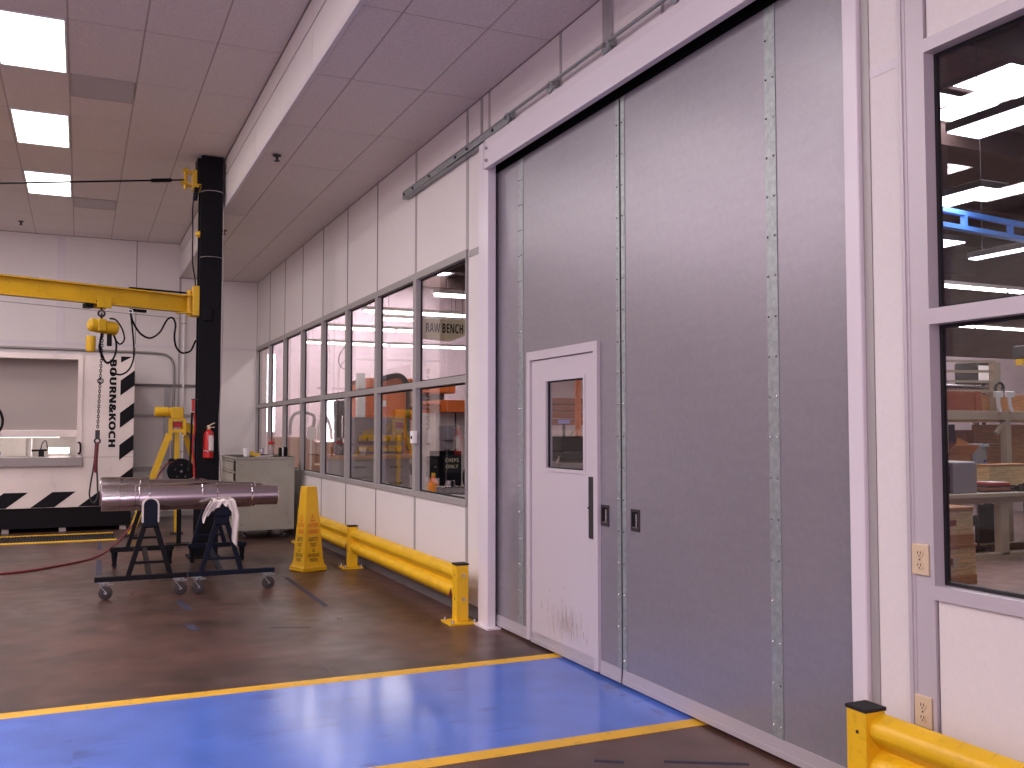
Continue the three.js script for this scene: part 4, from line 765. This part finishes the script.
{ // daylit windows in the end wall
  [[4.9, 6.05, 1.55, 4.2, 'tall daylit window at the far left end of the hall'], [7.75, 8.15, 1.05, 2.7, 'narrow daylit opening at the end of the hall'], [8.7, 9.2, 1.2, 3.1, 'bright daylit doorway at the end of the hall'], [9.6, 9.95, .6, 3.4, 'tall slot of daylight beside the orange machine']].forEach(([x0, x1, y0, y1, t], i) => {
    const w = thing('hall_window', t, 'window', [(x0 + x1) / 2, y0, HZ + .04]);
    part('pane', B(x0, x1, y0, y1, HZ + .005, HZ + .02), M.dayGlow, w); part('frame', [B(x0 - .06, x0, y0 - .06, y1 + .06, HZ, HZ + .06), B(x1, x1 + .06, y0 - .06, y1 + .06, HZ, HZ + .06), B(x0, x1, y1, y1 + .06, HZ, HZ + .06), B(x0, x1, y0 - .06, y0, HZ, HZ + .06)], M.hallWall, w);
    areaLight(w, SKYL.color, SKYL.power, x1 - x0, y1 - y0, [(x0 + x1) / 2, (y0 + y1) / 2, HZ + .07], [(x0 + x1) / 2, (y0 + y1) / 2, 0]);
  });
}
{ // orange machining centre
  const m = thing('orange_machine', 'tall orange machine with dark cable chain in the hall', 'machine', [5.6, 0, -18.6]);
  part('housing', [RB(5.10, 6.05, .25, 2.62, -19.4, -18.0, .02), RB(5.1, 7.0, 2.35, 2.62, -19.4, -18.2, .02), B(4.95, 5.1, .9, 2.5, -19.2, -18.3)], M.orange, m);
  part('column', RB(4.86, 5.02, .9, 2.7, -18.05, -17.9, .01), M.white, m, 'pale vertical guide'); part('base', B(4.8, 7.2, 0, .25, -19.6, -17.8), M.machineBlack, m);
  part('cable_chain', tube([[5.35, 2.6, -17.97], [5.75, 2.66, -17.97], [5.9, 2.4, -17.97], [5.9, 1.8, -17.97], [5.92, 1.2, -17.97]], .055, 40, 8), M.black, m);
  part('label', B(5.36, 5.46, 2.06, 2.18, -17.998, -17.99), M.white, m); part('panel', B(5.25, 5.62, 1.5, 1.86, -17.998, -17.985), M.craneYellow, m);
  part('side_door', B(6.1, 6.9, .25, 2.35, -19.2, -18.6), M.greyBox, m);
}
{ // bench with drawers and yellow bins
  const b = thing('workbench', 'grey workbench with drawers behind the middle windows', 'workbench', [4.2, 0, -14.4]);
  part('top', RB(3.5, 4.75, 1.16, 1.22, -14.9, -13.95, .006), M.wood, b); part('carcass', B(3.55, 4.7, .1, 1.16, -14.85, -14.02), M.greyBox, b); part('plinth', B(3.6, 4.65, 0, .1, -14.8, -14.1), M.black, b);
  for (let i = 0; i < 2; i++) for (let j = 0; j < 4; j++) { const d = part('drawer', RB(3.58 + i * .56, 4.11 + i * .56, .14 + j * .25, .37 + j * .25, -14.02, -14.0, .005), M.greyBox, b); part('pull', B(3.75 + i * .56, 3.95 + i * .56, .28 + j * .25, .31 + j * .25, -14.0, -13.98), M.chrome, d); }
  const pnl = thing('bin_panel', 'grey louvred back panel holding the yellow bins', 'panel', [4.25, 1.22, -14.6]); part('panel', RB(3.88, 4.72, 1.22, 1.80, -14.62, -14.58, .01), M.greyBox, pnl);
  for (let i = 0; i < 6; i++) for (let j = 0; j < 2; j++) { const x = 3.98 + i * .115, y = 1.26 + j * .16, n = thing('parts_bin', 'small yellow parts bin hung on the grey back panel', 'bin', [x, y, -14.55], 'yellow parts bins on the back panel'); part('bin', [B(x, x + .1, y, y + .01, -14.58, -14.45), B(x, x + .008, y, y + .09, -14.58, -14.45), B(x + .092, x + .1, y, y + .09, -14.58, -14.45), B(x, x + .1, y, y + .05, -14.458, -14.45), B(x, x + .1, y, y + .1, -14.58, -14.572)], M.yellow, n); }
  const mc = thing('machine_vise', 'dark machine part standing on the grey workbench', 'vise', [3.62, 1.22, -14.3]); part('body', [RB(3.56, 3.72, 1.22, 1.34, -14.4, -14.2, .01), RB(3.58, 3.64, 1.34, 1.48, -14.38, -14.22, .01), cyl([3.64, 1.38, -14.3], [3.82, 1.38, -14.3], .02, .02, 10)], M.dark, mc);
}
{ // white machine with orange canopy, chips bin, dark grinder
  const m = thing('white_machine', 'white machine with orange canopy behind the nearest window', 'machine', [5.4, 0, -13.6]);
  part('cabinet', RB(4.80, 6.4, .1, 1.86, -14.3, -13.3, .015), M.machine, m); part('canopy', RB(4.80, 6.5, 1.86, 2.04, -14.2, -13.0, .01), M.orange, m, 'orange canopy'); part('canopy_arm', B(4.5, 4.82, 1.9, 1.98, -13.6, -13.1), M.woodRed, m);
  part('seam', [B(5.1, 5.12, .3, 1.86, -13.3, -13.29)], M.dark, m); part('head', [RB(4.84, 5.02, 1.45, 1.66, -13.3, -13.05, .01), B(4.87, 4.99, 1.32, 1.45, -13.28, -13.08), cyl([4.93, 1.2, -13.17], [4.93, 1.32, -13.17], .03, .05, 12)], M.greyBox, m); part('foot', B(4.6, 6.3, 0, .1, -14.2, -13.4), M.black, m);
  const chipTex = canvasTex(256, 256, (c, w, h) => { c.fillStyle = '#17171b'; c.fillRect(0, 0, w, h); c.fillStyle = '#cfc6a0'; c.font = 'bold 74px sans-serif'; c.textAlign = 'center'; c.fillText('CHIPS', 128, 100); c.fillText('ONLY', 128, 190); });
  const bn = thing('chip_bin', 'black bin lettered CHIPS ONLY behind the nearest window', 'bin', [4.77, 0, -12.9]);
  part('tub', [B(4.60, 4.94, .12, 1.30, -13.0, -12.98), B(4.60, 4.62, .12, 1.30, -13.0, -12.62), B(4.92, 4.94, .12, 1.30, -13.0, -12.62), B(4.60, 4.94, .12, 1.30, -12.64, -12.62), B(4.60, 4.94, .12, .14, -13, -12.62)], M.black, bn);
  const fp = new THREE.PlaneGeometry(.25, .25); fp.translate(4.80, 1.12, -12.617); part('lettering', fp, std({ map: chipTex, roughness: .6 }), bn, 'cream lettering CHIPS ONLY');
  for (const x of [4.65, 4.89]) for (const z of [-12.95, -12.67]) part('wheel', cyl([x - .02, .06, z], [x + .02, .06, z], .06, .06, 14), M.rubber, bn);
  const gr = thing('pedestal_grinder', 'dark pedestal grinder beside the chips bin', 'grinder', [5.0, 0, -11.9]);
  part('pedestal', [RB(4.9, 5.06, .02, .85, -12.0, -11.84, .02), B(4.82, 5.14, 0, .03, -12.08, -11.76)], M.dark, gr); part('motor', cyl([4.8, .96, -11.92], [5.16, .96, -11.92], .09, .09, 20), M.dark, gr); part('wheel_guard', cyl([4.74, .96, -11.92], [4.81, .96, -11.92], .14, .14, 24), M.black, gr); part('wheel_guard', cyl([5.15, .96, -11.92], [5.22, .96, -11.92], .14, .14, 24), M.black, gr);
  const tb = thing('side_table', 'low steel table with scrap under the nearest window', 'table', [3.9, 0, -9.3]);
  part('top', RB(3.35, 4.5, .86, .90, -9.9, -8.3, .006), M.sill, tb); for (const x of [3.4, 4.45]) for (const z of [-9.85, -8.35]) part('leg', B(x - .025, x + .025, 0, .86, z - .025, z + .025), M.dark, tb);
  const pa = thing('plastic_sheet', 'crumpled white sheet lying on the low steel table', 'sheet', [3.8, .9, -8.8]); { const g = new THREE.PlaneGeometry(.8, .9, 20, 20); g.rotateX(-Math.PI / 2); const p = g.attributes.position; for (let i = 0; i < p.count; i++) p.setY(i, .912 + .03 * vn(1, p.getX(i) * 9 + 20, p.getZ(i) * 9 + 20, 60)); g.translate(3.85, 0, -8.85); g.computeVertexNormals(); part('sheet', g, Object.assign(M.cloth.clone(), { side: THREE.DoubleSide, userData: {} }), pa); }
  const mt = thing('metal_block', 'grey machined block on the low steel table', 'block', [3.6, .9, -9.5]); part('block', [RB(3.5, 3.75, .9, 1.0, -9.7, -9.45, .01), cyl([3.62, 1.0, -9.57], [3.62, 1.06, -9.57], .06, .05, 16)], M.steelDark, mt);
  const yb = thing('orange_jug', 'orange and yellow jug on the low steel table', 'jug', [3.42, .9, -9.8]); part('jug', lathe([[0, 0], [.05, 0], [.055, .02], [.055, .13], [.03, .17], [.02, .2], [0, .2]], [0, 1, 0], [3.52, .9, -9.82], 18), M.orange, yb); part('cap', cyl([3.52, 1.1, -9.82], [3.52, 1.13, -9.82], .022, .022, 12), M.yellow, yb);
}
{ // goods at the end of the hall
  [[5.0, 6.2, 1.35, -27.5], [6.3, 7.4, 1.2, -27.6], [7.5, 8.4, 1.15, -27.4]].forEach(([x0, x1, h, z], i) => { const p = thing('crate', ['tan crate at the far left of the hall', 'tan crate with pale lid at the end of the hall', 'low tan crate beside the dark press'][i], 'crate', [(x0 + x1) / 2, 0, z]); part('body', RB(x0, x1, .1, h, z - .8, z, .01), M.carton, p); part('lid', RB(x0 - .03, x1 + .03, h, h + .05, z - .83, z + .03, .01), M.wood, p); part('skid', B(x0, x0 + .1, 0, .1, z - .8, z), M.woodPale, p); part('skid', B(x1 - .1, x1, 0, .1, z - .8, z), M.woodPale, p); });
  const pr = thing('dark_press', 'dark upright press at the end of the hall', 'press', [6.2, 0, -22.4]); part('frame', [RB(5.55, 5.68, .05, 2.2, -22.6, -22.3, .02), RB(5.92, 6.05, .05, 2.2, -22.6, -22.3, .02), RB(5.55, 6.05, 1.95, 2.3, -22.65, -22.25, .02), RB(5.5, 6.1, 0, .4, -22.8, -22.1, .02)], M.dark, pr); part('ram', cyl([5.8, 1.4, -22.45], [5.8, 1.95, -22.45], .07, .07, 16), M.steelDark, pr);
  const rb = thing('tube_frame', 'grey tube frame standing on the far crates', 'frame', [5.9, 1.4, -27.8]); part('tube', tube([[5.55, 1.46, -27.8], [5.6, 1.95, -27.8], [5.75, 2.1, -27.8], [6.05, 2.1, -27.8], [6.25, 2.0, -27.8], [6.15, 1.46, -27.8]], .05, 40, 8), M.greyBox, rb); part('tube', tube([[6.4, 1.31, -27.9], [6.42, 1.8, -27.9], [6.6, 2.0, -27.9], [6.75, 1.7, -27.9], [6.8, 1.31, -27.9]], .05, 40, 8), M.white, rb);
  const pw = thing('notice', 'pale notice sheet hung before the far crates', 'notice', [4.25, 1.3, -18.5]); part('sheet', B(4.05, 4.22, 1.42, 1.66, -18.61, -18.6), M.white, pw); part('stake', cyl([4.12, 0, -18.6], [4.12, 1.45, -18.6], .02, .02, 8), M.white, pw);
  const lp = thing('cable_loop', 'thin black cable loop hanging from a far lamp', 'cable', [5.0, 3.1, -20.5]); part('loop', tube([[5.28, 3.45, -20.5], [5.14, 3.2, -20.5], [5.16, 3.02, -20.5], [5.28, 2.94, -20.5], [5.40, 3.02, -20.5], [5.40, 3.2, -20.5], [5.28, 3.46, -20.5]], .012, 50, 6), M.black, lp); part('drop', cyl([5.28, 3.45, -20.5], [5.28, HH, -20.5], .006, .006, 5), M.black, lp);
  const ds = thing('hall_desk', 'tan desk near the far windows of the hall', 'desk', [5.6, 0, -22]); part('top', RB(4.75, 5.4, .8, .85, -21.2, -20.4, .01), M.wood, ds); part('side', B(4.8, 4.85, 0, .8, -21.15, -20.45), M.carton, ds); part('side', B(5.3, 5.35, 0, .8, -21.15, -20.45), M.carton, ds); part('front', B(4.85, 5.3, .2, .8, -20.5, -20.47), M.carton, ds);
  const pc = thing('pipe_post', 'yellow post seen through the pane of the person door', 'post', [7.66, 0, -14]); part('post', cyl([7.57, 1.35, -14], [7.57, 4.5, -14], .05, .05, 14), M.orange, pc); part('base', cyl([7.57, 0, -14], [7.57, 1.35, -14], .09, .09, 14), M.dark, pc);
  const dk = thing('dark_lathe', 'dark machine seen through the pane of the person door', 'machine', [7.2, 0, -13]); part('bed', RB(6.62, 8.1, .1, 1.1, -13.6, -12.8, .02), M.dark, dk); part('head', RB(6.7, 7.1, 1.1, 1.5, -13.5, -12.9, .02), M.machineBlack, dk); part('screen', B(6.78, 6.98, 1.70, 1.76, -13.2, -13.18), std({ color: 0xa8a2e0, roughness: .4 }), dk); part('screen_stem', B(6.86, 6.9, 1.5, 1.70, -13.2, -13.18), M.dark, dk); part('arm', bar([6.66, 1.1, -13], [6.95, 1.6, -13], .03, .03), M.rack, dk); part('foot', B(6.7, 8.0, 0, .1, -13.5, -12.9), M.black, dk);
  const bk = thing('timber_stack', 'stack of brown boards seen through the person door pane', 'timber', [8, 0, -17]); for (let j = 0; j < 4; j++) part('board', RB(7.6, 10.2, 1.7 + j * .14, 1.82 + j * .14, -17.5, -16.9, .008), M.woodRed, bk); for (const x of [7.8, 9.9]) part('trestle', B(x - .04, x + .04, 0, 1.7, -17.3, -17.1), M.dark, bk);
}
// ---- seen through the window right of the doors
{
  const crateAt = (y0, y1, x0, x1, z, label, note) => {
    const c = thing('wooden_crate', label, 'crate', [(x0 + x1) / 2, y0, z - .3]); const h = y1 - y0;
    part('body', RB(x0, x1, y0 + .10, y1 - .03, z - .55, z, .006), M.woodPale, c); part('skirt', RB(x0 - .005, x1 + .005, y0, y0 + .10, z - .56, z + .008, .006), M.wood, c); part('lid', RB(x0 - .01, x1 + .01, y1 - .03, y1, z - .57, z + .012, .006), M.wood, c);
    part('hand_hole', B(x0 + .2, x0 + .32, y0 + h * .5, y0 + h * .66, z, z + .004), M.woodRed, c); if (note) part('tag', B(x0 + .26, x0 + .33, y0 + h * .42, y0 + h * .68, z + .004, z + .007), M.almond, c);
  };
  crateAt(0, .42, 7.95, 8.55, -7.1, 'lower wooden crate with a paper tag, right of doors', true); crateAt(.42, .80, 7.95, 8.52, -7.1, 'upper wooden crate stacked on the lower one', false);
  const z = -8.2, b = thing('packing_bench', 'long beige packing bench behind the wooden crates', 'bench', [10.2, 0, -8.6]);
  part('top', RB(9.0, 12.2, .775, .825, -9.1, z, .006), M.rack, b); part('apron', B(9.1, 12.1, .70, .775, -9.0, z - .05), M.rack, b); for (const x of [9.15, 10.47, 11.9]) { part('leg', B(x - .07, x + .07, .06, .72, z - .16, z - .06), M.rack, b); part('leg', B(x - .07, x + .07, .06, .72, -9.05, -8.95), M.rack, b); } part('stretcher', B(9.1, 12, 0, .08, z - .2, z - .06), M.rack, b); part('stretcher', B(9.1, 12, 0, .08, -9.05, -8.95), M.rack, b);
  const g = thing('grey_instrument', 'grey boxed instrument standing on the packing bench', 'instrument', [9.85, .825, -8.5]);
  part('case', RB(9.66, 10.07, .825, 1.20, -8.75, -8.32, .01), M.greyBox, g); part('front', RB(9.48, 9.66, .825, 1.16, -8.72, -8.36, .01), M.dark, g); part('dial', cyl([9.57, 1.0, -8.36], [9.57, 1.0, -8.33], .05, .05, 18), M.black, g); part('paper', [B(9.5, 10.05, 1.2, 1.212, -8.7, -8.34), bar([9.55, 1.225, -8.5], [9.75, 1.215, -8.4], .1, .008)], M.white, g);
  const ca = thing('carton', 'open cardboard carton on shelf behind the grey instrument', 'carton', [10.7, 1.0, -9.27]);
  part('box', [B(10.50, 10.95, 1.02, 1.28, -9.41, -9.39), B(10.50, 10.52, 1.02, 1.28, -9.41, -9.12), B(10.93, 10.95, 1.02, 1.28, -9.41, -9.12), B(10.50, 10.95, 1.02, 1.28, -9.14, -9.12), B(10.50, 10.95, 1.0, 1.02, -9.41, -9.12)], M.carton, ca); part('flap', bar([10.72, 1.28, -9.12], [10.72, 1.40, -9.0], .48, .008), M.carton, ca); part('flap', bar([10.94, 1.28, -9.27], [11.0, 1.45, -9.27], .28, .008, [0, 0, 1]), M.carton, ca);
  const rs = thing('bench_riser', 'dark riser under the carton and the bucket', 'riser', [10.95, 0, -9.28]); part('board', B(10.45, 11.45, .95, .998, -9.42, -9.12), M.dark, rs); for (const x of [10.5, 11.4]) part('post', B(x - .03, x + .03, 0, .95, -9.3, -9.22), M.dark, rs);
  const bu = thing('bucket', 'grey lidded bucket with blue label behind the instrument', 'bucket', [11.2, 1.0, -9.27]);
  part('pail', lathe([[0, 0], [.125, 0], [.148, .36], [0, .36]], [0, 1, 0], [11.2, 1.0, -9.27], 28), M.bucket, bu); part('lid', lathe([[0, 0], [.165, 0], [.17, .02], [.16, .05], [0, .055]], [0, 1, 0], [11.2, 1.36, -9.27], 28), M.bucket, bu);
  const lb = canvasTex(128, 64, (c) => { c.fillStyle = '#2b3c86'; c.fillRect(0, 0, 128, 64); c.fillStyle = '#e8eaf4'; c.font = 'bold 44px sans-serif'; c.fillText('LU', 12, 48); });
  part('label', (() => { const q = new THREE.CylinderGeometry(.142, .138, .11, 14, 1, true, -.1, 1.1); q.translate(11.2, 1.14, -9.27); return q; })(), std({ map: lb, roughness: .5 }), bu, 'blue label');
  const ch = thing('office_chair', 'black mesh office chair under the packing bench', 'chair', [10.6, 0, -8.75]);
  part('backrest', RB(10.34, 10.86, .17, .66, -8.56, -8.50, .03), M.black, ch); part('seat', RB(10.34, 10.86, .40, .47, -9.0, -8.6, .03), M.black, ch); part('stem', cyl([10.60, .1, -8.78], [10.60, .42, -8.78], .025, .025, 10), M.dark, ch); for (let k = 0; k < 5; k++) { const a = k * 1.2566; const f = part('foot', bar([10.60, .09, -8.78], [10.60 + Math.cos(a) * .24, .055, -8.78 + Math.sin(a) * .24], .035, .03), M.black, ch); part('wheel', ball(10.60 + Math.cos(a) * .25, .03, -8.78 + Math.sin(a) * .25, .03), M.rubber, f); }
  const bo = thing('folder_pile', 'pile of folders lying on the packing bench', 'folders', [10.3, .825, -8.4]); for (let i = 0; i < 4; i++) part('folder', RB(10.2 + i * .03, 10.75 - (i % 2) * .08, .825 + i * .028, .851 + i * .028, -8.72, -8.33, .003), [M.dark, M.woodRed, M.dark, M.red][i], bo); part('papers', B(10.4, 10.65, .94, .946, -8.6, -8.35), M.white, bo);
  const tray = thing('black_tray', 'black tray at the right end of the packing bench', 'tray', [10.95, .825, -8.4]); part('tray', [B(10.8, 11.4, .825, .835, -8.7, -8.3), B(10.8, 11.4, .825, .92, -8.32, -8.3), B(10.8, 10.82, .825, .9, -8.7, -8.3), B(11.38, 11.4, .825, .9, -8.7, -8.3)], M.black, tray);
  const wb = thing('wooden_box', 'pale plywood box standing on the packing bench', 'box', [10.9, .92, -8.7]); part('box', RB(10.85, 11.7, .825, 1.13, -9.05, -8.78, .008), M.woodPale, wb); part('edge', B(10.84, 11.71, 1.13, 1.145, -9.06, -8.77), M.wood, wb);
  const hose = thing('coiled_hose', 'dark coiled hose behind the grey instrument', 'hose', [10.3, 1.0, -9]); part('coil', torus(10.3, 1.002, -8.95, .15, .025, 'z', 8, 28), M.black, hose);
  // storage rack
  const r = thing('storage_rack', 'beige pallet rack loaded with timber, right of the doors', 'rack', [11.8, 0, -9.9]);
  part('beam', RB(10.3, 14.5, 1.745, 1.87, -9.55, -9.45, .006), M.rack, r); part('beam', RB(10.3, 14.5, 1.745, 1.87, -10.65, -10.55, .006), M.rack, r); part('shelf', B(10.3, 14.5, 1.72, 1.76, -10.55, -9.55), M.woodPale, r);
  for (const x of [10.85, 12.10, 14.4]) for (const zz of [-9.5, -10.6]) part('upright', B(x - .05, x + .05, 0, x > 12.5 ? 3.4 : 1.75, zz - .05, zz + .05), M.rack, r);
  part('upright', B(12.03, 12.15, 1.87, 2.58, -9.7, -9.6), M.rack, r);
  for (let i = 0; i < 4; i++) part('rail', bar([10.4, 2.13 + i * .145, -9.7 ], [12.1, 2.16 + i * .145, -9.66], .05, .035), M.rack, r);
  part('brace', bar([11.9, 1.55, -9.5], [12.1, 1.74, -9.5], .05, .05), M.rack, r);
  const boxAt = (x0, x1, y0, y1, zz, m, label) => { const o = thing('timber_box', label, 'box', [(x0 + x1) / 2, y0, zz]); part('box', RB(x0, x1, y0, y1, zz - .5, zz, .008), m, o); part('batten', B(x0 + .06, x0 + .14, y0, y1, zz, zz + .012), m, o); part('batten', B(x1 - .14, x1 - .06, y0, y1, zz, zz + .012), m, o); };
  boxAt(10.9, 11.75, 1.87, 2.15, -9.6, M.woodRed, 'reddish timber box on the rack shelf, left one'); boxAt(11.8, 12.9, 1.87, 2.12, -9.7, M.wood, 'orange timber box on the rack shelf behind white straps');
  boxAt(12.25, 13.2, 1.4, 1.68, -9.7, M.wood, 'upper pine box under the rack beam'); boxAt(12.25, 13.2, 1.06, 1.39, -9.7, M.wood, 'lower pine box under the rack beam'); boxAt(11.25, 11.95, 1.25, 1.6, -9.9, M.woodRed, 'dark brown box under the rack between uprights');
  const rl = thing('shelf_support', 'lower beige shelf of the rack carrying the boxes', 'shelf', [12, 1, -10]); part('board', B(10.9, 14.4, 1.0, 1.05, -10.5, -9.62), M.rack, rl); for (const x of [11.0, 14.2]) part('post', B(x - .04, x + .04, 0, 1.0, -10.2, -10.1), M.rack, rl);
  part('board_end', B(11.2, 12.0, 1.2, 1.25, -10.45, -9.9), M.woodPale, rl); part('board_post', B(11.2, 11.26, 1.05, 1.2, -10.3, -10.0), M.woodPale, rl); part('board_post', B(11.9, 11.96, 1.05, 1.2, -10.3, -10.0), M.woodPale, rl);
  const pipes = thing('steel_pipe', 'dark steel pipe lying on the loaded rack', 'pipe', [11.6, 2.2, -9.5]); part('pipe', cyl([10.9, 2.21, -9.75], [12.35, 2.18, -9.75], .055, .055, 16), M.steelDark, pipes); part('ring', torus(12.12, 2.2, -9.6, .085, .02, 'z'), M.dark, pipes);
  for (const [x, t] of [[11.82, 'left white strap hanging over the rack beam'], [12.06, 'right white strap hanging over the rack beam']]) { const s = thing('strap', t, 'strap', [x, 1.9, -9.55]); part('band', tube([[x, 2.14, -9.42], [x, 2.05, -9.40], [x + .02, 1.93, -9.40], [x + .05, 1.86, -9.40]], .026, 20, 6), M.white, s); part('pad', RB(x - .04, x + .1, 2.06, 2.15, -9.44, -9.38, .01), M.white, s); }
  const mon = thing('dark_monitor', 'dark screen standing under the rack at left', 'monitor', [11.2, 1.3, -9.75]); part('screen', RB(10.98, 11.3, 1.43, 1.68, -9.72, -9.68, .008), M.black, mon); part('foot', [B(11.1, 11.18, 1.05, 1.43, -9.72, -9.69), B(11.02, 11.26, 1.05, 1.06, -9.8, -9.64)], M.dark, mon);
  const yb = thing('yellow_hoist_beam', 'yellow hoist beam above the rack, right of the doors', 'beam', [13, 2.7, -11]); part('beam', [bar([14.1, 2.72, -10.8], [18, 2.9, -10.6], .12, .1)], M.craneYellow, yb); part('motor', [RB(14.15, 14.5, 2.77, 3.0, -10.95, -10.7, .03)], M.dark, yb); part('column', B(17.6, 17.8, 0, 2.9, -10.7, -10.5), M.craneYellow, yb);
  const sm = thing('drill_press', 'dark drill press behind the rack', 'drill press', [14.0, 0, -11.5]); part('column', cyl([13.9, 0, -11.5], [13.9, 2.7, -11.5], .06, .06, 14), M.steelDark, sm); part('head', [RB(13.65, 14.1, 2.35, 2.75, -11.7, -11.2, .04), cyl([13.75, 2.05, -11.35], [13.75, 2.4, -11.35], .05, .06, 14)], M.dark, sm); part('base', B(13.6, 14.2, 0, .06, -11.8, -11.1), M.dark, sm);
  const sk = thing('wall_board', 'grey white board standing behind the rack rails', 'board', [13.5, 2, -11]); part('board', B(13.42, 13.66, 2.4, 2.66, -11.02, -11), M.white, sk); part('post', cyl([13.54, 0, -11.03], [13.54, 2.45, -11.03], .03, .03, 10), M.dark, sk);
  const par = structure('wall_partition', 'pale partition inside the hall behind the rack'); part('wall', B(13.5, 22, 0, 3.0, -13.1, -13.0), M.hallWall, par);
}
renderer.render(scene, camera);
